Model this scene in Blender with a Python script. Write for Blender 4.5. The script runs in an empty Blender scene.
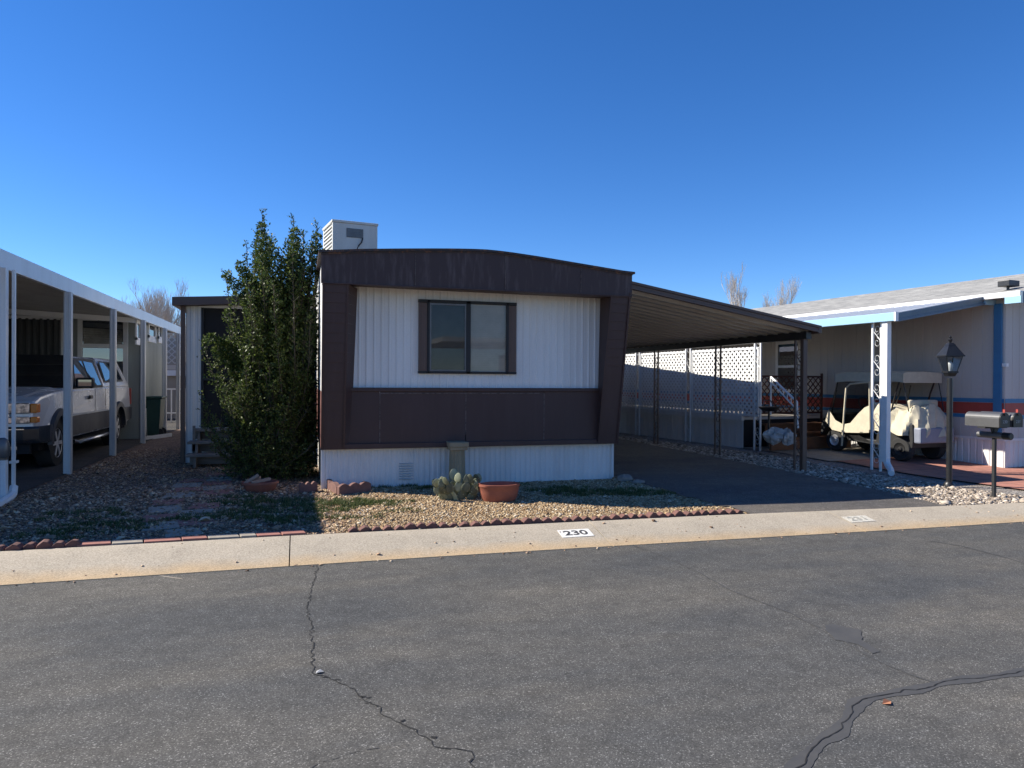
import bpy, bmesh, math, random
import numpy as np
from mathutils import Vector, Matrix
random.seed(7); rng = np.random.default_rng(7)
PI = math.pi
sc = bpy.context.scene
COL = sc.collection

# ------------------------------------------------------------------ camera model (also used to measure)
CAMZ = 1.45
Fv = Vector((0.2857, 0.9583, 0)).normalized(); Rv = Vector((Fv.y, -Fv.x, 0)); Uv = Vector((0, 0, 1))
pitch = math.radians(-0.28); roll = math.radians(0.33)
F2 = Fv*math.cos(pitch) + Uv*math.sin(pitch); U2 = Uv*math.cos(pitch) - Fv*math.sin(pitch)
R3 = Rv*math.cos(roll) + U2*math.sin(roll); U3 = U2*math.cos(roll) - Rv*math.sin(roll)
EYE = Vector((0, 0, CAMZ))
def ray(px, py): return F2 + R3*((px-512)/710.) + U3*((384-py)/710.)
def atY(px, py, Y): d = ray(px, py); return EYE + d*(Y/d.y)
def atX(px, py, X): d = ray(px, py); return EYE + d*(X/d.x)
def atZ(px, py, Z): d = ray(px, py); return EYE + d*((Z-CAMZ)/d.z)

# ------------------------------------------------------------------ terrain
GX = [-200, -3.3, 0, 4.5, 8.2, 9.3, 12.4, 20, 200]
GY = [-300, -2.4, -2.0, 7.0, 7.05, 8.0, 9.7, 12.4, 20, 400]
GH = [[-.1]*9, [-.1]*9, [-.45]*9, [-.45]*9,
      [-.05, -.05, -.05, -.08, -.13, -.14, -.18, -.2, -.2],
      [-.03, -.03, -.03, -.06, -.10, -.13, -.17, -.2, -.2],
      [0, 0, 0, 0, -.075, -.14, -.14, -.14, -.14],
      [0, 0, 0, 0, -.06, -.04, -.02, -.02, -.02],
      [0, 0, 0, 0, -.05, -.04, -.03, -.03, -.03],
      [0, 0, 0, 0, -.05, -.04, -.03, -.03, -.03]]
GXa, GYa, GHa = np.array(GX, float), np.array(GY, float), np.array(GH, float)
def g(x, y):
    i = min(max(int(np.searchsorted(GXa, x))-1, 0), len(GX)-2); j = min(max(int(np.searchsorted(GYa, y))-1, 0), len(GY)-2)
    a = min(max((x-GX[i])/(GX[i+1]-GX[i]), 0), 1); b = min(max((y-GY[j])/(GY[j+1]-GY[j]), 0), 1)
    h = GH
    return (h[j][i]*(1-a)+h[j][i+1]*a)*(1-b) + (h[j+1][i]*(1-a)+h[j+1][i+1]*a)*b
def gnp(x, y):
    i = np.clip(np.searchsorted(GXa, x)-1, 0, len(GX)-2); j = np.clip(np.searchsorted(GYa, y)-1, 0, len(GY)-2)
    a = (x-GXa[i])/(GXa[i+1]-GXa[i]); b = (y-GYa[j])/(GYa[j+1]-GYa[j])
    return (GHa[j, i]*(1-a)+GHa[j, i+1]*a)*(1-b) + (GHa[j+1, i]*(1-a)+GHa[j+1, i+1]*a)*b
def sst(t): t = min(max(t, 0), 1); return t*t*(3-2*t)
def zr(x): return -.17 - .05*sst(x/9.)
def G(px, py):
    z = 0
    for _ in range(8):
        p = atZ(px, py, z); z = g(p.x, p.y)
    return Vector((p.x, p.y, z))
def RD(px, py):
    z = -.18
    for _ in range(5):
        p = atZ(px, py, z); z = zr(p.x)
    return Vector((p.x, p.y, z))

# ------------------------------------------------------------------ helpers
def tag(o, label=None, cat=None, group=None, kind=None):
    if label: o['label'] = label
    if cat: o['category'] = cat
    if group: o['group'] = group
    if kind: o['kind'] = kind
    return o
def empty(name, loc):
    o = bpy.data.objects.new(name, None); o.location = loc; o.empty_display_size = .2; COL.objects.link(o); return o
def worg(o):
    p = Vector((0, 0, 0))
    while o is not None: p += o.location; o = o.parent
    return p
class MB:
    def __init__(s, M=None): s.v = []; s.f = []; s.M = M
    def add(s, vs, fs):
        n = len(s.v)
        if s.M is not None: vs = [s.M @ Vector(p) for p in vs]
        s.v += [tuple(p) for p in vs]; s.f += [tuple(n+i for i in f) for f in fs]
        return s
    def box(s, x0, x1, y0, y1, z0, z1, R=None):
        vs = [Vector((x, y, z)) for x in (x0, x1) for y in (y0, y1) for z in (z0, z1)]
        if R is not None: vs = [R @ p for p in vs]
        return s.add(vs, [(0,1,3,2),(4,6,7,5),(0,4,5,1),(2,3,7,6),(0,2,6,4),(1,5,7,3)])
    def bar(s, a, b, w, h, up=(0,0,1)):
        a, b = Vector(a), Vector(b); d = (b-a).normalized(); up = Vector(up)
        if abs(d.dot(up)) > .98: up = Vector((0,1,0))
        r = d.cross(up).normalized()*(w/2); u = r.cross(d).normalized()*(h/2)
        vs = [p+i*r+j*u for p in (a, b) for i, j in ((-1,-1),(1,-1),(1,1),(-1,1))]
        return s.add(vs, [(0,1,2,3),(7,6,5,4),(0,4,5,1),(1,5,6,2),(2,6,7,3),(3,7,4,0)])
    def poly(s, pts): return s.add(pts, [tuple(range(len(pts)))])
    def prism(s, pts, ext):
        n = len(pts); ext = Vector(ext); vs = [Vector(p) for p in pts]+[Vector(p)+ext for p in pts]
        return s.add(vs, [tuple(reversed(range(n))), tuple(range(n, 2*n))]+[(i, (i+1)%n, n+(i+1)%n, n+i) for i in range(n)])
    def tube(s, pts, r, n=8, cap=True):
        pts = [Vector(p) for p in pts]; k = len(pts)
        rs = r if isinstance(r, (list, tuple)) else [r]*k
        vs = []; fs = []; ref = None
        for i, p in enumerate(pts):
            d = (pts[min(i+1, k-1)]-pts[max(i-1, 0)])
            d = d.normalized() if d.length > 1e-9 else Vector((0,0,1))
            if ref is None: ref = Vector((0,0,1)) if abs(d.z) < .9 else Vector((1,0,0))
            a = d.cross(ref)
            if a.length < 1e-4: a = d.cross(Vector((.3,.9,.1)))
            a.normalize(); b = a.cross(d); ref = b.normalized() if False else ref
            for j in range(n):
                t = 2*PI*j/n; vs.append(p + (a*math.cos(t)+b*math.sin(t))*rs[i])
        for i in range(k-1):
            for j in range(n): fs.append((i*n+j, i*n+(j+1)%n, (i+1)*n+(j+1)%n, (i+1)*n+j))
        if cap: fs.append(tuple(range(n))); fs.append(tuple(reversed(range((k-1)*n, k*n))))
        return s.add(vs, fs)
    def lathe(s, prof, c, n=24, sx=1, sy=1, axis=None):
        c = Vector(c); vs = []; fs = []; k = len(prof)
        for r, z in prof:
            for j in range(n):
                t = 2*PI*j/n; p = Vector((r*math.cos(t)*sx, r*math.sin(t)*sy, z))
                if axis is not None: p = axis @ p
                vs.append(c+p)
        for i in range(k-1):
            for j in range(n): fs.append((i*n+j, i*n+(j+1)%n, (i+1)*n+(j+1)%n, (i+1)*n+j))
        fs.append(tuple(reversed(range(n)))); fs.append(tuple(range((k-1)*n, k*n)))
        return s.add(vs, fs)
    def ribbed(s, O, U, V, N, pitch, depth, L, H, prof=None, vs_=(0, 1)):
        """ribbed sheet: along U length L, ribs run along V"""
        O, U, V, N = Vector(O), Vector(U), Vector(V), Vector(N)
        prof = prof or [(0,0),(.38,0),(.5,1),(.88,1)]
        pts = []; i = 0
        while True:
            done = False
            for a, h in prof:
                t = (i+a)*pitch
                if t >= L: done = True; break
                pts.append((t, h*depth))
            if done: break
            i += 1
        pts.append((L, 0))
        vs = []; fs = []
        for t, h in pts: vs += [O+U*t+N*h, O+U*t+N*h+V*H]
        for i in range(len(pts)-1): fs.append((2*i, 2*i+2, 2*i+3, 2*i+1))
        return s.add(vs, fs)
    def lattice(s, O, U, V, N, W, H, pitch=.1, sw=.042, th=.006):
        O, U, V, N = Vector(O), Vector(U), Vector(V), Vector(N); q = pitch*math.sqrt(2)
        for sg in (1, -1):
            off = N*(th*.5*sg)
            k = -H if sg == 1 else 0; end = W if sg == 1 else W+H
            c = k + q*.5
            while c < end:
                pts = []   # line x = c + sg*y
                y0, y1 = 0, H
                if sg == 1:
                    y0 = max(0, -c); y1 = min(H, W-c)
                else:
                    y0 = max(0, c-W); y1 = min(H, c)
                if y1-y0 > .03:
                    a = O+U*(c+sg*y0)+V*y0+off; b = O+U*(c+sg*y1)+V*y1+off
                    s.bar(a, b, sw, th, up=N)
                c += q
        return s
    def build(s, name, mat, parent=None, smooth=False, bevel=0, origin=None):
        me = bpy.data.meshes.new(name)
        if parent is not None: o0 = worg(parent)
        elif origin is not None: o0 = Vector(origin)
        else:
            a = np.array(s.v); o0 = Vector(((a[:,0].min()+a[:,0].max())/2, (a[:,1].min()+a[:,1].max())/2, a[:,2].min()))
        me.from_pydata([(v[0]-o0.x, v[1]-o0.y, v[2]-o0.z) for v in s.v], [], s.f)
        bm = bmesh.new(); bm.from_mesh(me); bmesh.ops.recalc_face_normals(bm, faces=bm.faces)
        bm.to_mesh(me); bm.free()
        if smooth:
            me.polygons.foreach_set('use_smooth', [True]*len(me.polygons))
            try: me.set_sharp_from_angle(angle=math.radians(40))
            except Exception: pass
        me.materials.append(mat)
        o = bpy.data.objects.new(name, me); COL.objects.link(o)
        if parent is not None: o.parent = parent
        else: o.location = o0
        if bevel:
            m = o.modifiers.new('bevel', 'BEVEL'); m.width = bevel; m.segments = 2; m.limit_method = 'ANGLE'; m.angle_limit = math.radians(35)
        return o
def npmesh(name, V, Fq, mat, parent=None, smooth=False):
    """V (n,3) array, Fq (m,k) array of equal-size faces"""
    o0 = worg(parent) if parent is not None else Vector((0,0,0))
    V = V - np.array(o0)
    me = bpy.data.meshes.new(name); k = Fq.shape[1]
    me.vertices.add(len(V)); me.vertices.foreach_set('co', V.astype(np.float32).ravel())
    me.loops.add(Fq.size); me.loops.foreach_set('vertex_index', Fq.astype(np.int32).ravel())
    me.polygons.add(len(Fq)); me.polygons.foreach_set('loop_start', np.arange(0, Fq.size, k, dtype=np.int32))
    me.polygons.foreach_set('loop_total', np.full(len(Fq), k, np.int32))
    if smooth: me.polygons.foreach_set('use_smooth', np.ones(len(Fq), bool))
    me.update(calc_edges=True); me.validate(); me.materials.append(mat)
    o = bpy.data.objects.new(name, me); COL.objects.link(o)
    if parent is not None: o.parent = parent
    return o
def text_mesh(name, body, size, mat, M, parent, extrude=.0015, align='CENTER', offset=0.0):
    cu = bpy.data.curves.new('t', 'FONT'); cu.body = body; cu.size = size; cu.extrude = extrude; cu.align_x = align; cu.align_y = 'CENTER'; cu.offset = offset
    t = bpy.data.objects.new('t', cu); COL.objects.link(t); bpy.context.view_layer.update()
    me = bpy.data.meshes.new_from_object(t.evaluated_get(bpy.context.evaluated_depsgraph_get()))
    COL.objects.unlink(t); bpy.data.objects.remove(t)
    me.transform(Matrix.Translation(-worg(parent)) @ M); me.materials.clear(); me.materials.append(mat); me.name = name
    o = bpy.data.objects.new(name, me); COL.objects.link(o); o.parent = parent; return o

# ------------------------------------------------------------------ materials
def nt(name):
    m = bpy.data.materials.new(name); m.use_nodes = True; t = m.node_tree; b = t.nodes['Principled BSDF']; return m, t, b
def N(t, ty, **kw):
    n = t.nodes.new(ty)
    for k, v in kw.items(): setattr(n, k, v)
    return n
def rgb(c): return (c[0], c[1], c[2], 1)
def ramp(t, fac, stops, interp='LINEAR'):
    r = N(t, 'ShaderNodeValToRGB'); r.color_ramp.interpolation = interp; e = r.color_ramp.elements
    e[0].position = stops[0][0]; e[0].color = rgb(stops[0][1]); e[1].position = stops[-1][0]; e[1].color = rgb(stops[-1][1])
    for p, c in stops[1:-1]: x = e.new(p); x.color = rgb(c)
    t.links.new(fac, r.inputs[0]); return r.outputs[0]
def mixc(t, fac, a, b, mode='MIX'):
    m = N(t, 'ShaderNodeMix', data_type='RGBA', blend_type=mode)
    if isinstance(fac, float): m.inputs[0].default_value = fac
    else: t.links.new(fac, m.inputs[0])
    for i, c in ((6, a), (7, b)):
        if isinstance(c, tuple): m.inputs[i].default_value = rgb(c)
        else: t.links.new(c, m.inputs[i])
    return m.outputs[2]
def coord(t, scale=(1,1,1)):
    tc = N(t, 'ShaderNodeNewGeometry'); mp = N(t, 'ShaderNodeMapping'); mp.inputs['Scale'].default_value = scale
    t.links.new(tc.outputs['Position'], mp.inputs[0]); return mp.outputs[0]
def noise(t, vec, scale, detail=4, rough=.6):
    n = N(t, 'ShaderNodeTexNoise'); n.inputs['Scale'].default_value = scale; n.inputs['Detail'].default_value = detail; n.inputs['Roughness'].default_value = rough
    t.links.new(vec, n.inputs['Vector']); return n.outputs['Fac']
def bump(t, b, h, strength, dist):
    n = N(t, 'ShaderNodeBump'); n.inputs['Strength'].default_value = strength; n.inputs['Distance'].default_value = dist
    t.links.new(h, n.inputs['Height']); t.links.new(n.outputs[0], b.inputs['Normal'])
def surf(name, c, c2=None, rough=.6, scale=6, metal=0, streak=False, bmp=0, lo=.35, hi=.7, spec=.5, stretch=None):
    """painted / weathered surface: colour varies between c and c2 with grime noise"""
    m, t, b = nt(name); c2 = c2 or tuple(x*.8 for x in c)
    v = coord(t, stretch or ((1,1,.12) if streak else (1,1,1)))
    n1 = noise(t, v, scale, 6, .65)
    col = ramp(t, n1, [(lo, c), (hi, c2)])
    n2 = noise(t, coord(t), 60, 3)
    col = mixc(t, .12, col, ramp(t, n2, [(.3, tuple(x*.6 for x in c)), (.7, tuple(min(1, x*1.3) for x in c))]))
    t.links.new(col, b.inputs['Base Color']); b.inputs['Metallic'].default_value = metal
    r = N(t, 'ShaderNodeMapRange'); r.inputs['To Min'].default_value = max(rough-.1, .02); r.inputs['To Max'].default_value = min(rough+.12, 1)
    t.links.new(n1, r.inputs[0]); t.links.new(r.outputs[0], b.inputs['Roughness']); b.inputs['Specular IOR Level'].default_value = spec
    if bmp: bump(t, b, n2, .5, bmp)
    return m
def glassmat(name, ior=1.6, tint=(.9,.95,.95), rough=.0, floor=.0):
    m, t, b = nt(name); t.nodes.remove(b); out = t.nodes['Material Output']
    fr = N(t, 'ShaderNodeFresnel'); fr.inputs[0].default_value = ior
    tr = N(t, 'ShaderNodeBsdfTransparent'); tr.inputs[0].default_value = rgb(tint)
    gl = N(t, 'ShaderNodeBsdfGlossy'); gl.inputs['Roughness'].default_value = rough
    mx = N(t, 'ShaderNodeMixShader'); t.links.new(fr.outputs[0], mx.inputs[0]); t.links.new(tr.outputs[0], mx.inputs[1]); t.links.new(gl.outputs[0], mx.inputs[2])
    t.links.new(mx.outputs[0], out.inputs[0]); return m

M_maroon = surf('maroon_paint', (.055,.026,.022), (.080,.046,.042), .55, 5, streak=True, lo=.45, hi=.8)
M_maroon_f = surf('maroon_faded', (.048,.026,.024), (.145,.110,.105), .6, 13, stretch=(1,1,.14), lo=.50, hi=.80)
M_maroon_side = surf('maroon_side', (.20,.085,.070), (.16,.07,.06), .6, 4)
M_joint = surf('worn_joint', (.16,.12,.105), (.035,.022,.022), .7, 22, lo=.42, hi=.62)
M_brown = surf('brown_trim', (.095,.055,.040), (.12,.068,.048), .45, 8, lo=.4, hi=.75)
M_rust = surf('rusty_edge', (.04,.03,.03), (.20,.085,.04), .7, 14, stretch=(1,1,1), lo=.5, hi=.7)
M_white = surf('white_siding', (.75,.74,.71), (.62,.61,.58), .5, 3, streak=True, lo=.4, hi=.8)
M_white2 = surf('white_siding_old', (.70,.685,.66), (.53,.515,.49), .55, 4, streak=True, lo=.4, hi=.8)
M_whiteclean = surf('white_paint', (.78,.78,.76), (.68,.68,.66), .4, 4, lo=.4, hi=.8)
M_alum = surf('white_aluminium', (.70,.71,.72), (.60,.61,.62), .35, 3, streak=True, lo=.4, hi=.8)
M_alum_dirty = surf('pole_aluminium', (.56,.57,.57), (.42,.43,.43), .45, 5, streak=True)
M_roofpan = surf('carport_underside', (.50,.45,.375), (.38,.335,.28), .34, 2.5, stretch=(.3,2,1))
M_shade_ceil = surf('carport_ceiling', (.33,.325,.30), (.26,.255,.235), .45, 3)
M_sage = surf('sage_panel', (.30,.325,.30), (.24,.26,.24), .55, 3, streak=True)
M_tan = surf('tan_wall', (.50,.47,.43), (.43,.405,.37), .6, 2, streak=True, lo=.4, hi=.8)
M_cream = surf('cream_cloth', (.56,.51,.385), (.45,.41,.31), .85, 8, bmp=.002)
M_blue = surf('blue_paint', (.045,.19,.36), (.04,.16,.31), .5, 4)
M_lblue = surf('pale_blue_paint', (.30,.50,.64), (.27,.45,.58), .45, 4)
M_lblue_shade = surf('pale_blue_shaded', (.085,.14,.20), (.07,.11,.165), .45, 4)  # fascia faces turned from the sun: shade put into a darker blue
M_red = surf('red_stripe', (.38,.055,.04), (.31,.05,.035), .55, 4)
M_black = surf('black_paint', (.012,.012,.013), (.02,.02,.02), .38, 10)
M_blackm = surf('black_plastic', (.014,.014,.015), (.022,.022,.022), .6, 10)
M_dark = surf('dark_void', (.008,.008,.010), (.012,.012,.014), .8, 4)
M_steel = surf('grey_steel', (.15,.15,.15), (.11,.11,.11), .4, 6, metal=.5, lo=.4, hi=.7)
M_chrome = surf('chrome', (.75,.76,.78), (.6,.6,.62), .12, 6, metal=1)
M_tyre = surf('tyre_rubber', (.02,.02,.02), (.03,.03,.03), .85, 12)
M_rim = surf('wheel_rim', (.62,.62,.63), (.5,.5,.51), .35, 8, metal=.4)
M_wood = surf('old_wood', (.20,.18,.165), (.12,.11,.10), .8, 5, stretch=(.5,4,4), bmp=.002)
M_woodbr = surf('brown_wood', (.17,.075,.035), (.11,.05,.025), .75, 6, stretch=(1,4,4), bmp=.002)
M_brail = surf('brown_railing', (.10,.035,.025), (.07,.028,.02), .6, 6)
M_terra = surf('terracotta', (.30,.095,.055), (.22,.075,.05), .65, 7, bmp=.002)
M_brick = surf('edging_brick', (.17,.078,.062), (.11,.058,.05), .9, 14, bmp=.004)
M_pred = surf('red_paver', (.36,.15,.115), (.24,.115,.09), .9, 9, bmp=.003)
M_pgrey = surf('grey_paver', (.34,.30,.24), (.23,.20,.165), .9, 9, bmp=.003)
M_stonecol = surf('tan_plaster', (.37,.285,.175), (.25,.19,.115), .85, 9, streak=True, bmp=.003)
M_rock = surf('rock', (.27,.235,.20), (.17,.15,.13), .95, 9, bmp=.008)
M_cooler = surf('cooler_metal', (.60,.60,.55), (.50,.50,.45), .5, 3, streak=True)
M_bin = surf('green_bin', (.012,.05,.04), (.018,.06,.05), .5, 6)
M_slat = surf('window_blind', (.56,.57,.54), (.44,.45,.43), .6, 5)
M_curtain = surf('curtain', (.075,.08,.08), (.045,.05,.05), .8, 5, streak=True)
M_plastic = surf('plastic_bag', (.46,.46,.45), (.30,.30,.29), .5, 9)
M_paintwhite = surf('road_paint', (.74,.73,.68), (.55,.52,.45), .8, 40, lo=.5, hi=.75)
M_paintworn = surf('worn_road_paint', (.62,.60,.52), (.42,.37,.29), .85, 45, lo=.4, hi=.62)
M_numblack = surf('number_paint', (.035,.035,.04), (.20,.19,.17), .8, 60, lo=.5, hi=.75)
M_numfaded = surf('faded_number', (.20,.21,.2), (.45,.42,.34), .8, 60, lo=.38, hi=.6)
M_silver = surf('silver_digits', (.40,.40,.40), (.3,.3,.3), .5, 20)
M_leafdry = surf('dry_leaf', (.45,.20,.10), (.35,.15,.08), .8, 30)
M_glass = glassmat('window_glass', 1.42, (.76,.75,.73))
M_lampglass = glassmat('lamp_glass', 1.12, (.72,.74,.74), .2)
M_vinyl = glassmat('clear_vinyl', 1.45, (.62,.63,.62), .12)
M_tint = surf('tinted_glass', (.006,.007,.009), (.008,.009,.011), .06, 3, spec=.8)
M_topglass = surf('side_glass', (.02,.03,.04), (.025,.035,.045), .03, 3, spec=1.0)
for mm in (M_tint, M_topglass):
    b = mm.node_tree.nodes['Principled BSDF']
    for l in list(b.inputs['Roughness'].links): mm.node_tree.links.remove(l)
    b.inputs['Roughness'].default_value = .02; b.inputs['IOR'].default_value = 1.9
M_truck = surf('pewter_car_paint', (.68,.69,.72), (.64,.65,.68), .25, 2, metal=.25)
M_trucklow = surf('charcoal_cladding', (.045,.048,.055), (.04,.042,.05), .45, 4)
M_lens = surf('headlamp_lens', (.55,.58,.62), (.10,.11,.13), .10, 16, metal=.7, lo=.42, hi=.58)
M_amber = surf('amber_lens', (.75,.22,.02), (.6,.16,.02), .2, 12)

def mat_gravel():
    m, t, b = nt('gravel_ground'); v = coord(t)
    def layer(sc_):
        vo = N(t, 'ShaderNodeTexVoronoi'); vo.inputs['Scale'].default_value = sc_; t.links.new(v, vo.inputs['Vector'])
        return vo
    a = layer(44)
    sp = N(t, 'ShaderNodeSeparateColor'); t.links.new(a.outputs['Color'], sp.inputs[0])
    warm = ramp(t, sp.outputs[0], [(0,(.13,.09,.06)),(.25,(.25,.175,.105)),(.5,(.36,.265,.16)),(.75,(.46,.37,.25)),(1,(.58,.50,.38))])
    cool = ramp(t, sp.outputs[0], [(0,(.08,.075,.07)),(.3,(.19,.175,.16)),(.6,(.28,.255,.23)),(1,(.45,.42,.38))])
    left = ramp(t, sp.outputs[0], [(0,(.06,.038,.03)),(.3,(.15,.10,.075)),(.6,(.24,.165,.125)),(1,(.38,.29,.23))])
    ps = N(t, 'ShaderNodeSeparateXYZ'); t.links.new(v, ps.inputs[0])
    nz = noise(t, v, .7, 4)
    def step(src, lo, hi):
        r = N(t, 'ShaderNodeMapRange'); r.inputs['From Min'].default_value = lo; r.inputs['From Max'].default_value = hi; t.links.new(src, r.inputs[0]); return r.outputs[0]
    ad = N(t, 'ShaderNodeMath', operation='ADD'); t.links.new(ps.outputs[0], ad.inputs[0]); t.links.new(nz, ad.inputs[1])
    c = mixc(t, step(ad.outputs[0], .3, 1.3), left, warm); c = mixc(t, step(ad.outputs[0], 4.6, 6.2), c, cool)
    dirt = ramp(t, noise(t, v, 2.2, 6), [(.42,(0,0,0)),(.62,(1,1,1))])
    bw = N(t, 'ShaderNodeRGBToBW'); t.links.new(dirt, bw.inputs[0])
    ml = N(t, 'ShaderNodeMath', operation='MULTIPLY'); t.links.new(bw.outputs[0], ml.inputs[0]); ml.inputs[1].default_value = .55
    c = mixc(t, ml.outputs[0], c, (.15,.11,.08))
    t.links.new(c, b.inputs['Base Color']); b.inputs['Roughness'].default_value = .95; b.inputs['Specular IOR Level'].default_value = .2
    iv = N(t, 'ShaderNodeMath', operation='SUBTRACT'); iv.inputs[0].default_value = 1; t.links.new(a.outputs['Distance'], iv.inputs[1])
    bump(t, b, iv.outputs[0], .9, .014); return m
def mat_pebble(name, stops):
    m, t, b = nt(name); ge = N(t, 'ShaderNodeNewGeometry')
    t.links.new(ramp(t, ge.outputs['Random Per Island'], stops), b.inputs['Base Color']); b.inputs['Roughness'].default_value = .85; b.inputs['Specular IOR Level'].default_value = .25
    return m
def mat_asphalt(name, base, tanwash=True, vs=185):
    m, t, b = nt(name); v = coord(t)
    fine = N(t, 'ShaderNodeTexVoronoi'); fine.inputs['Scale'].default_value = vs; t.links.new(v, fine.inputs['Vector'])
    sp = N(t, 'ShaderNodeSeparateColor'); t.links.new(fine.outputs['Color'], sp.inputs[0])
    k = base
    c = ramp(t, sp.outputs[0], [(0, tuple(x*.62 for x in k)), (.55, tuple(x*.96 for x in k)), (.86, tuple(x*1.25 for x in k)), (.94, tuple(x*1.75 for x in k)), (1, tuple(min(.5, x*3.2) for x in k))])
    big = noise(t, coord(t, (.35, 1, 1)), 1.1, 5, .6)
    c = mixc(t, ramp(t, big, [(.35,(0,0,0)),(.7,(1,1,1))]), mixc(t, 1.0, c, (.78,.79,.82), 'MULTIPLY'), mixc(t, 1.0, c, (1.32,1.22,1.1), 'MULTIPLY'))
    med = noise(t, v, 7, 5, .7)
    c = mixc(t, 1.0, c, ramp(t, med, [(.3,(.80,.80,.80)),(.7,(1.18,1.18,1.18))]), 'MULTIPLY')
    if tanwash:
        n = noise(t, coord(t, (.3, .9, 1)), .9, 6, .65)
        f = ramp(t, n, [(.52,(0,0,0)),(.70,(.42,.42,.42))])
        c = mixc(t, f, c, mixc(t, 1.0, c, (1.75,1.60,1.38), 'MULTIPLY'))
    t.links.new(c, b.inputs['Base Color']); b.inputs['Roughness'].default_value = .85; b.inputs['Specular IOR Level'].default_value = .3
    bump(t, b, sp.outputs[0], .8, .004); return m
def mat_concrete():
    m, t, b = nt('curb_concrete'); v = coord(t)
    n1 = noise(t, v, 3, 6, .65); n2 = noise(t, v, 75, 4, .75)
    c = ramp(t, n1, [(.32,(.42,.36,.275)),(.55,(.345,.30,.23)),(.72,(.25,.215,.165))])
    c = mixc(t, .5, c, ramp(t, n2, [(.34,(.17,.14,.10)),(.66,(.66,.58,.46))]))
    ps = N(t, 'ShaderNodeSeparateXYZ'); t.links.new(v, ps.inputs[0])
    ad = N(t, 'ShaderNodeMath', operation='MULTIPLY_ADD'); t.links.new(noise(t, v, 2.5, 5), ad.inputs[0]); ad.inputs[1].default_value = .25; t.links.new(ps.outputs[1], ad.inputs[2])
    r = N(t, 'ShaderNodeMapRange'); r.inputs['From Min'].default_value = 6.78; r.inputs['From Max'].default_value = 6.58; r.inputs['To Max'].default_value = .75; t.links.new(ad.outputs[0], r.inputs[0])
    c = mixc(t, r.outputs[0], c, mixc(t, 1.0, c, (1.12,.90,.62), 'MULTIPLY'))
    t.links.new(c, b.inputs['Base Color']); b.inputs['Roughness'].default_value = .9; bump(t, b, n2, .6, .004); return m
def mat_leaf(name, stops, trans=.3):
    m, t, b = nt(name); ge = N(t, 'ShaderNodeNewGeometry')
    c = ramp(t, ge.outputs['Random Per Island'], stops); t.links.new(c, b.inputs['Base Color'])
    b.inputs['Roughness'].default_value = .5; b.inputs['Specular IOR Level'].default_value = .35
    out = t.nodes['Material Output']; tl = N(t, 'ShaderNodeBsdfTranslucent'); t.links.new(c, tl.inputs[0])
    mx = N(t, 'ShaderNodeMixShader'); mx.inputs[0].default_value = trans
    t.links.new(b.outputs[0], mx.inputs[1]); t.links.new(tl.outputs[0], mx.inputs[2]); t.links.new(mx.outputs[0], out.inputs[0]); return m
def mat_shingle():
    m, t, b = nt('grey_shingles'); tc = N(t, 'ShaderNodeTexCoord')
    br = N(t, 'ShaderNodeTexBrick'); br.inputs['Scale'].default_value = 1; br.inputs['Brick Width'].default_value = .3; br.inputs['Row Height'].default_value = .14; br.inputs['Mortar Size'].default_value = .006
    br.inputs['Color1'].default_value = (.34,.335,.315,1); br.inputs['Color2'].default_value = (.22,.22,.21,1); br.inputs['Mortar'].default_value = (.16,.155,.15,1)
    mp = N(t, 'ShaderNodeMapping'); mp.inputs['Rotation'].default_value = (0,0,-math.radians(96.5)); ge = N(t, 'ShaderNodeNewGeometry')
    t.links.new(ge.outputs['Position'], mp.inputs[0]); t.links.new(mp.outputs[0], br.inputs['Vector'])
    c = mixc(t, 1.0, br.outputs['Color'], ramp(t, noise(t, coord(t), 5, 6, .7), [(.3,(.8,.8,.8)),(.7,(1.25,1.24,1.2))]), 'MULTIPLY')
    t.links.new(c, b.inputs['Base Color']); b.inputs['Roughness'].default_value = .95; bump(t, b, br.outputs['Fac'], -.5, .01); return m
def mat_cactus():
    m, t, b = nt('cactus_skin'); v = coord(t)
    ge = N(t, 'ShaderNodeNewGeometry')
    c = ramp(t, noise(t, v, 14, 4), [(.3,(.13,.155,.09)),(.7,(.23,.25,.16))])
    vo = N(t, 'ShaderNodeTexVoronoi'); vo.inputs['Scale'].default_value = 32; t.links.new(v, vo.inputs['Vector'])
    oi = N(t, 'ShaderNodeObjectInfo'); c = mixc(t, 1.0, c, ramp(t, oi.outputs['Random'], [(0,(.45,.45,.45)),(.6,(.8,.8,.8)),(.85,(1.1,1.1,1.1)),(1,(1.9,1.75,1.7))]), 'MULTIPLY'); c = mixc(t, ramp(t, vo.outputs['Distance'], [(.12,(1,1,1)),(.2,(0,0,0))]), c, (.42,.40,.28))
    t.links.new(c, b.inputs['Base Color']); b.inputs['Roughness'].default_value = .7; return m
M_gravel = mat_gravel(); M_asphalt = mat_asphalt('road_asphalt', (.087,.0885,.0855)); M_drive = mat_asphalt('driveway_asphalt', (.115,.108,.100), False)  # driveway base lightened in place of missing fill light in the shade
M_slab = mat_asphalt('carport_slab', (.06,.058,.056), False)
M_conc = mat_concrete(); M_shingle = mat_shingle(); M_cactus = mat_cactus()
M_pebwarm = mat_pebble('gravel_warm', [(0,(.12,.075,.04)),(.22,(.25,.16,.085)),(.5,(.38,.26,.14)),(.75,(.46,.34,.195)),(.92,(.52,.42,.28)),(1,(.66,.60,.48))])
M_pebleft = mat_pebble('gravel_brown', [(0,(.10,.06,.037)),(.35,(.25,.155,.10)),(.7,(.41,.275,.18)),(1,(.60,.47,.33))])  # stone colours lifted to stand in for weak fill in the shaded yard
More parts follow.
